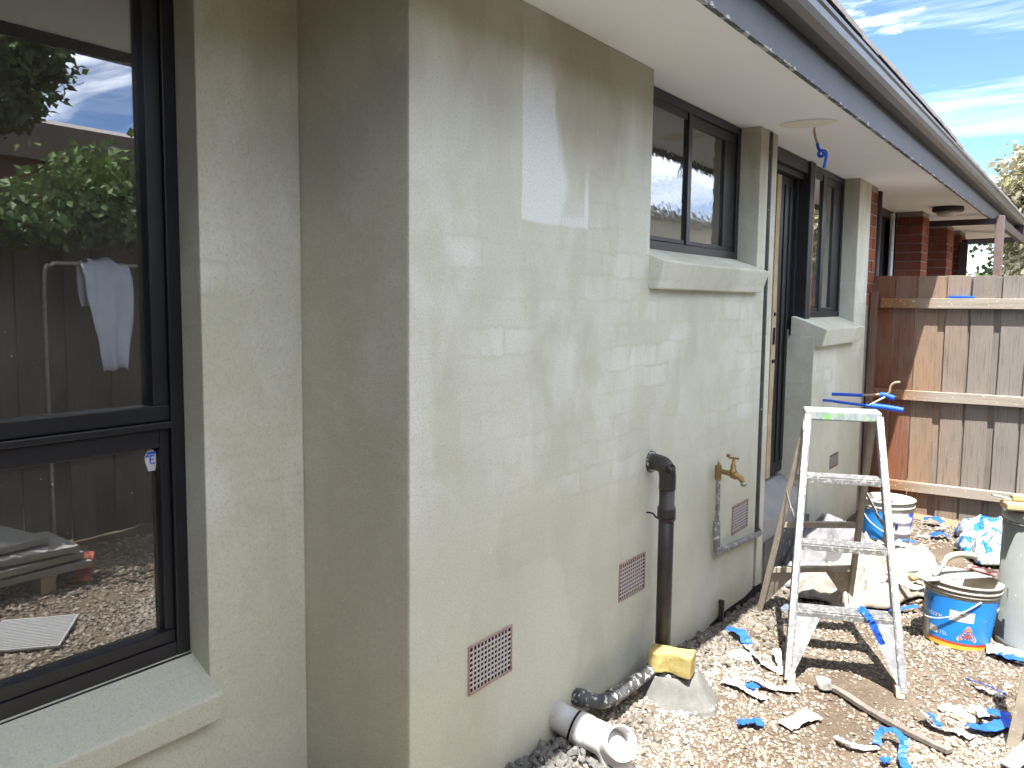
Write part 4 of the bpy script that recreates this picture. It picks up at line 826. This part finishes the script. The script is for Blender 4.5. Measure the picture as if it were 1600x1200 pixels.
scrap('film_sheet', 'wide white film with a blue edge lying at the foot of the grey drum', 'tape', [('film', [(1.14, 4.42, .005), (1.22, 4.43, .012), (1.32, 4.44, .006), (1.42, 4.42)], .13, FILM), ('tape', [(1.19, 4.38, .012), (1.26, 4.355, .016), (1.38, 4.35, .012)], .06, BLUE)])
scrap('tape_scrap', 'blue tape scrap lying against the drop sheet edge, below the small tub', 'tape', [('tape', [(.48, 5.80, .09), (.54, 5.82, .1), (.60, 5.83, .09)], .05, BLUE), ('film', [(.47, 5.72, .085), (.55, 5.72, .09), (.63, 5.74, .08)], .05, FILM)])
scrap('tape_scrap', 'blue tape scrap on bare soil to the right of the white bucket', 'tape', [('tape', [(.60, 6.42, .01), (.66, 6.44, .03), (.71, 6.46, .01)], .10, BLUE), ('film', [(.52, 6.38), (.60, 6.35, .01)], .05, FILM)])
scrap('tape_scrap', 'blue tape scrap closest to the foot of the paling fence', 'tape', [('tape', [(.50, 6.75, .03), (.56, 6.76, .05), (.63, 6.74, .03)], .09, BLUE), ('film', [(.60, 6.62, .01), (.66, 6.64, .02)], .06, FILM)])
scrap('tape_scrap', 'blue tape scrap in front of the drop sheet beside the blue bucket', 'tape', [('tape', [(.66, 4.70, .0), (.72, 4.74, .01), (.78, 4.80, .02)], .045, BLUE)])
rg = scrap('clear_film', 'dusty clear film scrap flattened on the gravel below the batten', 'film', [('film', [(.60, 3.14), (.63, 3.21, .006), (.665, 3.30, .004)], .09, simple('dusty_film', (.5, .46, .41), (.42, .37, .31), 20, .5, 0, .5, 60))])
o = scrap('grey_scrap', 'dull blue-grey plastic scrap lying in shade beside the rear ladder foot', 'scrap', [('film', [(.20, 4.36), (.25, 4.40, .01), (.31, 4.46)], .09, simple('dull_blue_plastic', (.16, .2, .25), (.12, .15, .19), 20, .5, 0, .2))])
del o['group']; del rg['group']
def stick_mesh():
    bm = bmesh.new(); P = [Vector((.615, 3.60)), Vector((.69, 3.57)), Vector((.80, 3.475)), Vector((.90, 3.41)), Vector((1.02, 3.35)), Vector((1.14, 3.30))]; prev = None
    for i, p_ in enumerate(smoothpath([(q.x, q.y, 0) for q in P], 5)):
        wv_ = .016+.004*nz3(i*.5, 3); side = Vector((.5, .85, 0)).normalized(); z = gz(p_.x, p_.y)+.012
        row = [bm.verts.new(Vector((p_.x, p_.y, z))+side*wv_*s_+Vector((0, 0, hh))) for s_, hh in ((-1, 0), (1, 0), (1, .016), (-1, .018+.003*nz3(i*.9, 8)))]
        if prev:
            for k in range(4): bm.faces.new((prev[k], prev[(k+1) % 4], row[(k+1) % 4], row[k]))
        else: bm.faces.new(row)
        prev = row
    bm.faces.new(prev[::-1]); return bm
o = tag(obj('timber_batten', stick_mesh(), WOOD, None, .002), 'long thin weathered timber batten lying on the gravel in front of the ladder', 'batten'); o.color = (.21, .19, .17, 1)
pb = bmesh.new(); box(pb, .60, .66, 3.55, 3.60, .02, .05); o = tag(obj('plaster_lump', jitter(sub(pb, 3), .02, 18), PLASTER, None, .006), 'pale lump of plaster at the upper end of the timber batten', 'lump')
def crumb(name, label, c, s_, mt, cat='lump'):
    bm = bmesh.new(); bmesh.ops.create_icosphere(bm, subdivisions=3, radius=1)
    for v in bm.verts: v.co = Vector((v.co.x*s_[0], v.co.y*s_[1], v.co.z*s_[2]))*(1+.35*nz3(v.co.x*1.7+c[0]*9, v.co.y*1.7, v.co.z*1.7))
    o_ = tag(obj(name, bm, mt, None), label, cat); o_.location = (c[0], c[1], gz(c[0], c[1])+.012); return o_
YEL = simple('crumbling_yellow_foam', (.66, .58, .30), (.58, .52, .34), 30, .95, 0, .6, 80)
crumb('yellow_foam', 'yellow crumb of foam on the gravel between batten and folded tape', (1.15, 3.63), (.045, .028, .016), YEL); crumb('pale_stone', 'flat pale stone beside the yellow crumb of foam', (1.10, 3.68), (.05, .04, .014), PLASTER, 'stone')
crumb('plaster_crumb', 'flat plaster blob on the gravel between gully and ladder foot', (.235, 3.68), (.055, .05, .02), PLASTER)
TL = thing('trestle_leg', 'beige leg of a trestle cut off by the right edge of the picture', 'trestle', None, (1.36, 3.5, 0))
tb = bmesh.new(); beam(tb, (1.318, 3.50, .0), (1.44, 3.56, 1.0), (1, -.1, 0), (0, 1, 0), .022, .016); keep(obj('leg', tb, ALUREAR, TL, .003), TL)
tb = bmesh.new(); beam(tb, (1.415, 3.40, .0), (1.46, 3.46, 1.0), (1, -.1, 0), (0, 1, 0), .022, .016); keep(obj('leg', tb, ALUREAR, TL, .003), TL)
tb = bmesh.new(); beam(tb, (1.32, 3.30, .02), (1.40, 3.42, .10), (1, -.6, 0), (0, 0, 1), .03, .004); keep(obj('foot_plate', tb, simple('grey_plate', (.36, .37, .40), (.3, .3, .33), 20, .5, .3), TL, .002), TL)
tb = bmesh.new(); beam(tb, (1.43, 3.55, .95), (1.46, 3.43, .95), (0, 0, 1), (1, 0, 0), .02, .01); keep(obj('cross_bar', tb, ALUREAR, TL, .002), TL)

# ---------------------------------------------------------------- gravel and rubble (uncountable: stuff)
def ico():
    bm = bmesh.new(); bmesh.ops.create_icosphere(bm, subdivisions=1, radius=1); v = np.array([q.co[:] for q in bm.verts]); f = np.array([[q.index for q in fc.verts] for fc in bm.faces]); bm.free(); return v, f
IV, IF = ico()
def scatter(name, xy, size, flat, tint, mat, zoff=0., rough=.18):
    n = len(xy); k = len(IV)
    v = np.repeat(IV[None], n, 0)*(1+rng.normal(0, rough, (n, k, 1)))
    sc3 = np.stack([size*rng.uniform(.8, 1.35, n), size*rng.uniform(.6, 1., n), size*flat*rng.uniform(.7, 1.2, n)], 1); v = v*sc3[:, None]
    t = rng.uniform(-.5, .5, (n, 2)); a = rng.uniform(0, 6.283, n)
    for ang, i, j in ((t[:, 0], 1, 2), (t[:, 1], 0, 2), (a, 0, 1)):
        c, s = np.cos(ang)[:, None], np.sin(ang)[:, None]; vi, vj = v[..., i].copy(), v[..., j].copy(); v[..., i] = c*vi-s*vj; v[..., j] = s*vi+c*vj
    z = np.array([gz(x, y) for x, y in xy])+zoff+size*flat*rng.uniform(-.1, .7, n)
    v[..., 0] += xy[:, None, 0]; v[..., 1] += xy[:, None, 1]; v[..., 2] += z[:, None]
    F_ = (IF[None]+(np.arange(n)*k)[:, None, None]).reshape(-1, 3)
    me = bpy.data.meshes.new(name); me.vertices.add(n*k); me.vertices.foreach_set('co', v.reshape(-1)); me.loops.add(len(F_)*3); me.loops.foreach_set('vertex_index', F_.reshape(-1).astype(np.int32))
    me.polygons.add(len(F_)); me.polygons.foreach_set('loop_start', np.arange(0, len(F_)*3, 3, dtype=np.int32)); me.polygons.foreach_set('loop_total', np.full(len(F_), 3, np.int32)); me.update(calc_edges=True)
    me.polygons.foreach_set('use_smooth', np.full(len(F_), tint is not None))
    if tint is not None:
        at = me.color_attributes.new('tint', 'FLOAT_COLOR', 'POINT'); cc = np.ones((n, k, 4)); cc[..., :3] = tint[:, None]; at.data.foreach_set('color', cc.reshape(-1))
    return stuff(link(name, me, mat))
def cover(x, y):                        # how thickly the pebbles lie: thin over trodden soil
    d_ = .86+.55*nz3(x, y, 1, 1.9)+.35*nz3(x, y, 7, 4.5)
    for cx_, cy_, rx, ry, k in ((.72, 4.1, .22, .30, .75), (.75, 6.0, .35, .55, .55), (.95, 3.62, .2, .12, .4), (.78, 3.30, .15, .10, .45), (.62, 3.62, .16, .12, .6)): d_ -= k*math.exp(-((x-cx_)/rx)**2-((y-cy_)/ry)**2)
    return d_
PAL = np.array([(.40, .345, .28), (.33, .27, .21), (.48, .44, .385), (.27, .24, .215), (.33, .25, .20), (.38, .32, .255), (.21, .17, .135), (.44, .40, .35)])
pts = []; szs = []
for (x0, x1, y0, y1, dens, s0, s1) in ((.02, 1.55, 2.2, 3.6, 7200, .0055, .0125), (.02, 1.6, 3.6, 5.0, 5200, .006, .013), (.05, 1.6, 5.0, 7.1, 3000, .007, .015), (1.0, 2.75, .9, 3.6, 2600, .009, .017), (1.6, 2.75, 3.6, 7.1, 900, .009, .016)):
    n = int((x1-x0)*(y1-y0)*dens)
    q = np.stack([rng.uniform(x0, x1, n), rng.uniform(y0, y1, n)], 1); kp = np.array([rng.random() < cover(a, b) for a, b in q]); q = q[kp]; pts.append(q); szs.append(s0+(s1-s0)*rng.random(len(q))**2.2)
xy = np.concatenate(pts); sz = np.concatenate(szs)
tint = PAL[rng.integers(0, len(PAL), len(xy))]*rng.uniform(.46, .92, (len(xy), 1))
wash = np.array([math.exp(-((x-.16)/.16)**2-((y-2.75)/.45)**2)+.8*math.exp(-((x-.25)/.12)**2-((y-3.6)/.2)**2)+.7*max(0, nz3(x, y, 4, 3.)) for x, y in xy]).clip(0, .8)[:, None]
tint = tint*(1-wash*.6)+np.array([.52, .50, .46])*wash*.6
scatter('gravel', xy, sz, .55, tint, GRAVEL)
n = 1500; q = np.stack([np.abs(rng.normal(.0, .12, n))+.01, rng.uniform(2.1, 5.0, n)], 1); q = q[(q[:, 0] < .34) & ~((np.abs(q[:, 0]-.15) < .17) & (np.abs(q[:, 1]-3.12) < .2)) & ~((q[:, 1] < 2.62) & (q[:, 1] > 2.40))]
scatter('soil_clods', q, .007+.02*rng.random(len(q))**2.5, .8, None, RUBBLE, 0, .25)
n = 150; q = np.stack([rng.uniform(.02, .25, n), rng.uniform(2.15, 2.45, n)], 1); scatter('plaster_rubble', q, .008+.016*rng.random(n), .8, None, CONC, .012, .28)

# ---------------------------------------------------------------- foliage
def leaves(name, centres, size, mat, parent, tintf=None, droop=.3):
    n = len(centres); c = np.asarray(centres)
    d1 = rng.normal(0, 1, (n, 3)); d1[:, 2] -= droop; d1 /= np.linalg.norm(d1, axis=1)[:, None]; up_ = rng.normal(0, .7, (n, 3)); up_[:, 2] += 1
    s_ = np.cross(d1, up_); s_ /= np.linalg.norm(s_, axis=1)[:, None]+1e-9; nn = np.cross(s_, d1); L_ = (size*rng.uniform(.6, 1.3, n))[:, None]
    P = np.stack([c, c+d1*L_*.45+s_*L_*.36+nn*L_*.12, c+d1*L_, c+d1*L_*.45-s_*L_*.36+nn*L_*.12], 1)
    me = bpy.data.meshes.new(name); F_ = np.stack([np.array([[0, 1, 2], [0, 2, 3]])+4*i for i in range(n)]).reshape(-1, 3)
    me.from_pydata(P.reshape(-1, 3).tolist(), [], F_.tolist()); at = me.attributes.new('tint', 'FLOAT', 'POINT')
    t = rng.random(n) if tintf is None else np.clip(tintf(c)+rng.normal(0, .2, n), 0, 1); at.data.foreach_set('value', np.repeat(t, 4)); o_ = link(name, me, mat, parent); return o_
def clumps(cent, rad_, n_cl, per, flat=.8, spread=.33):
    out_ = []
    for i in range(n_cl):
        d_ = rng.normal(0, 1, 3); d_ /= np.linalg.norm(d_); r_ = rng.uniform(.45, 1.)**.6
        cc = np.array(cent)+d_*np.array(rad_)*r_; q_ = rng.normal(0, 1, (per, 3)); q_ /= np.linalg.norm(q_, axis=1)[:, None]
        out_.append(cc+q_*(np.array(rad_).mean()*spread*rng.uniform(.55, 1.25))*rng.uniform(.5, 1, (per, 1))*np.array([1, 1, flat]))
    return np.concatenate(out_)
def tree(name, label, base, trunk_h, cent, rad_, n_cl, per, leaf, mat, cat='tree', group=None, tr=.14):
    t = thing(name, label, cat, group, base); b = Vector(base); c = Vector(cent); bm = bmesh.new()
    fork = Vector((b.x+.1, b.y, trunk_h)); tube(bm, smoothpath([b, (b+fork)/2+Vector((.06, 0, 0)), fork]), [tr*(1-.035*i) for i in range(13)], 10)
    for i in range(9):
        a_ = i*2.4; e = c+Vector((math.cos(a_)*rad_[0]*.7, math.sin(a_)*rad_[1]*.7, rad_[2]*random.uniform(-.3, .6))); mdl = (fork+e)/2+Vector((random.uniform(-.2, .2), random.uniform(-.2, .2), .15)); P = smoothpath([fork, mdl, e], 4); tube(bm, P, [tr*.5*(1-.09*j) for j in range(len(P))], 6)
    keep(obj('trunk', bm, BARK, t, smooth=True), t); keep(leaves('crown', clumps(cent, rad_, n_cl, per), leaf, mat, t), t); return t
tree('blossom_tree', 'pale blossom-covered tree rising behind the end of the roof', (1.9, 17.8, 0), 1.9, (1.70, 17.6, 3.2), (1.9, 1.4, 1.6), 300, 130, .15, LEAFP)
tree('shrub', 'pale leafy shrub beyond the fence, right of the brown post', (1.15, 14.2, 0), .5, (1.15, 14.3, 1.9), (.72, .6, .85), 80, 100, .11, LEAFP, 'shrub', None, .05)
tree('dark_tree', 'dark tree seen under the far eave between downpipe and post', (.1, 23, 0), 2.0, (.0, 23, 3.0), (1.8, 1.2, 1.3), 60, 60, .14, LEAFD, 'tree', None, .35)
tree('hedge_tree', 'low dark hedge at the far end, behind the brown post', (1.0, 26, 0), .8, (1.0, 26, 1.6), (3.2, .9, 1.25), 110, 60, .15, LEAFD, 'hedge')

# ---------------------------------------------------------------- the far side of the yard, seen reflected in the windows
S = thing('side_fence', 'tall dark boundary fence reflected in the big left window', 'fence')
sp_me = bpy.data.meshes.new('paling'); b = bx(0, .016, 0, .148, 0, 1.98); b.to_mesh(sp_me); b.free(); sp_me.materials.append(WOOD)
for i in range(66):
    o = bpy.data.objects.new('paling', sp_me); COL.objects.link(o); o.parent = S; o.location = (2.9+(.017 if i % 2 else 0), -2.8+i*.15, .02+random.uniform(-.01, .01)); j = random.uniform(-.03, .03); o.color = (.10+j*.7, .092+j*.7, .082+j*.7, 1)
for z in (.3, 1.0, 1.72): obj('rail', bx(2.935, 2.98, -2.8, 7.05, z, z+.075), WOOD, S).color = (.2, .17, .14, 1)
V = thing('climbing_vine', 'leafy green vine spilling over the side fence, reflected in the big left window', 'vine', None, (2.95, 3.2, 0))
cen = []
for i in range(270):
    y = rng.uniform(1.2, 6.2); top = 2.06+.46*min(1, max(0, (y-2.35)/.9))+.06*math.sin(y*3.1); cen.append((2.78+rng.normal(0, .16), y, rng.uniform(2.0, top)))
vl = np.concatenate([np.array(c_)+rng.normal(0, 1, (80, 3))*np.array([.10, .12, .075]) for c_ in cen])
keep(leaves('crown', vl, .062, LEAFV, V, lambda c_: (c_[:, 2]-2.0)*.8+.15), V)
vb = bmesh.new()
for k in range(6): yy = 1.8+k*.75; tube(vb, smoothpath([(3.0, yy, 0), (3.02, yy+.1, 1.0), (2.96, yy+.15, 1.95), (2.8, yy+.3, 2.25)]), .018, 6)
keep(obj('stem', vb, BARK, V, smooth=True), V)
tree('leaning_tree', 'tree overhanging the brick building, reflected top left in the big window', (4.5, 2.2, 0), 2.4, (4.05, 2.72, 3.25), (.75, .72, .55), 110, 90, .075, LEAFD, 'tree', None, .1)
NB = thing('brick_building', 'long brick building with dark eave reflected in the big left window', 'building')
obj('wall', bx(5.2, 9, -3, 7.5, 0, 2.78), BRICKM, NB); obj('eave', bx(4.95, 9.2, -3.3, 7.8, 2.79, 2.82), DKBROWN, NB); obj('fascia', bx(4.93, 4.95, -3.3, 7.8, 2.75, 3.06), simple('brown_fascia', (.10, .075, .06), (.08, .06, .05), 6, .6), NB); obj('roof', prism_y([(4.96, 3.05), (7, 3.5), (9.2, 3.05)], -3.3, 7.8), TILE, NB)
NC = thing('cream_house', 'cream rendered house with white gutter reflected in the middle window', 'house')
obj('wall', bx(6.2, 12, 12, 30, 0, 3.45), CREAM, NC); obj('gutter', bx(6.0, 6.14, 11.8, 30.2, 3.46, 3.58), WHITEP, NC); obj('roof', prism_y([(6.15, 3.56), (9, 4.1), (12, 3.5)], 11.8, 30.2), TILE, NC)
for yy in (14, 18, 22): wq = obj('window', bx(6.17, 6.199, yy, yy+1.4, 1.6, 2.8), FRAME, NC); obj('pane', bx(6.16, 6.168, yy+.06, yy+1.34, 1.66, 2.74), GLASS, wq)
CR = thing('clothes_rail', 'bent metal tube rail holding a shirt, reflected in the big left window', 'rail', None, (2.62, 3.0, 0))
keep(obj('tube', tub(smoothpath([(2.62, 2.63, 0), (2.62, 2.63, 1.0), (2.62, 2.635, 1.70), (2.62, 2.68, 1.785), (2.62, 2.76, 1.80), (2.62, 3.3, 1.80), (2.62, 3.62, 1.80), (2.62, 3.68, 1.75), (2.62, 3.69, 1.0), (2.62, 3.69, 0)], 5), .012, 10), CHROME, CR, smooth=True), CR)
sh = bmesh.new(); rows = []
for i in range(37):
    v_ = i/36; s_ = (v_-.28)*1.0                                     # v: back hem -> over the rail -> front hem
    rows.append([])
    for j in range(25):
        u = j/24*2-1
        if s_ < 0: xx, zz, hang = 2.62+.02+.02*min(1, -s_*9), 1.815+s_*1.0+.0, -s_
        else: xx, zz, hang = 2.62-.02-.03*min(1, s_*9), 1.815-s_*.93, s_
        half = .155*(1-.18*hang-.62*max(0, hang-.33)*1.4); yc = 3.0+.06*hang
        fold = .022*math.sin(u*7+1.3*hang*4)*min(1, .3+hang*2)+.018*nz3(u*3, hang*5, 2)
        rows[-1].append(sh.verts.new((xx-fold, yc+u*half+.01*nz3(u*4, hang*7, 5), zz+.02*nz3(u*2.2, 0, hang*2)+(.03*(1-u*u) if abs(s_) < .03 else 0))))
for a, b in zip(rows, rows[1:]):
    for j in range(24): sh.faces.new((a[j], a[j+1], b[j+1], b[j]))
o = tag(obj('shirt', sh, SHIRT, None, smooth=True), 'pale blue shirt slung over a rail, reflected in the big left window', 'shirt'); m_ = o.modifiers.new('thickness', 'SOLIDIFY'); m_.thickness = .003
MT = thing('steel_grate', 'dusty ribbed metal plate lying on the gravel, reflected low in the big left window', 'plate', None, (1.52, 1.94, gz(1.5, 1.9)+.02)); MT.rotation_euler = (0, 0, R(40))
obj('plate', bx(-.20, .20, -.17, .17, 0, .012), FILM, MT, .002)
obj('rib', boxes([(-.19+i*.02, -.181+i*.02, -.16, .16, .0125, .017) for i in range(19)]), FILM, MT)
rd = bmesh.new(); beam(rd, (2.05, 2.48, .02), (2.12, 2.56, .16), (.7, -.7, 0), (-.5, -.5, .6), .04, .008); tag(obj('red_tile', rd, REDT, None, .003), 'red tile fragment leaning on the board stack, reflected in the big left window', 'tile')
for i, (x0, y0, ln, a_, lb) in enumerate(((2.28, 2.05, 1.0, 4, 'bottom board of the stack reflected low in the big left window'), (2.26, 2.0, 1.0, -3, 'second board up of the stack reflected low in the big left window'), (2.3, 2.02, .95, 6, 'third board up of the stack reflected low in the big left window'), (2.34, 1.9, .9, -5, 'top board of the stack reflected low in the big left window'))):
    o = tag(obj('stacked_board', bx(-.22, .22, -ln/2, ln/2, 0, .035), simple('grey_board%d' % i, (.34, .33, .31), (.28, .27, .26), 8, .85), None, .003), lb, 'board', 'stacked boards by the side fence'); o.location = (x0, y0, .10+i*.05); o.rotation_euler = (0, 0, R(a_))
for k, yq in enumerate((1.75, 2.3)): tag(obj('bearer', bx(2.05, 2.5, yq-.04, yq+.04, 0, .098), TIMB, None, .003), ('near' if k == 0 else 'far')+' timber bearer under the board stack, reflected in the big left window', 'bearer')
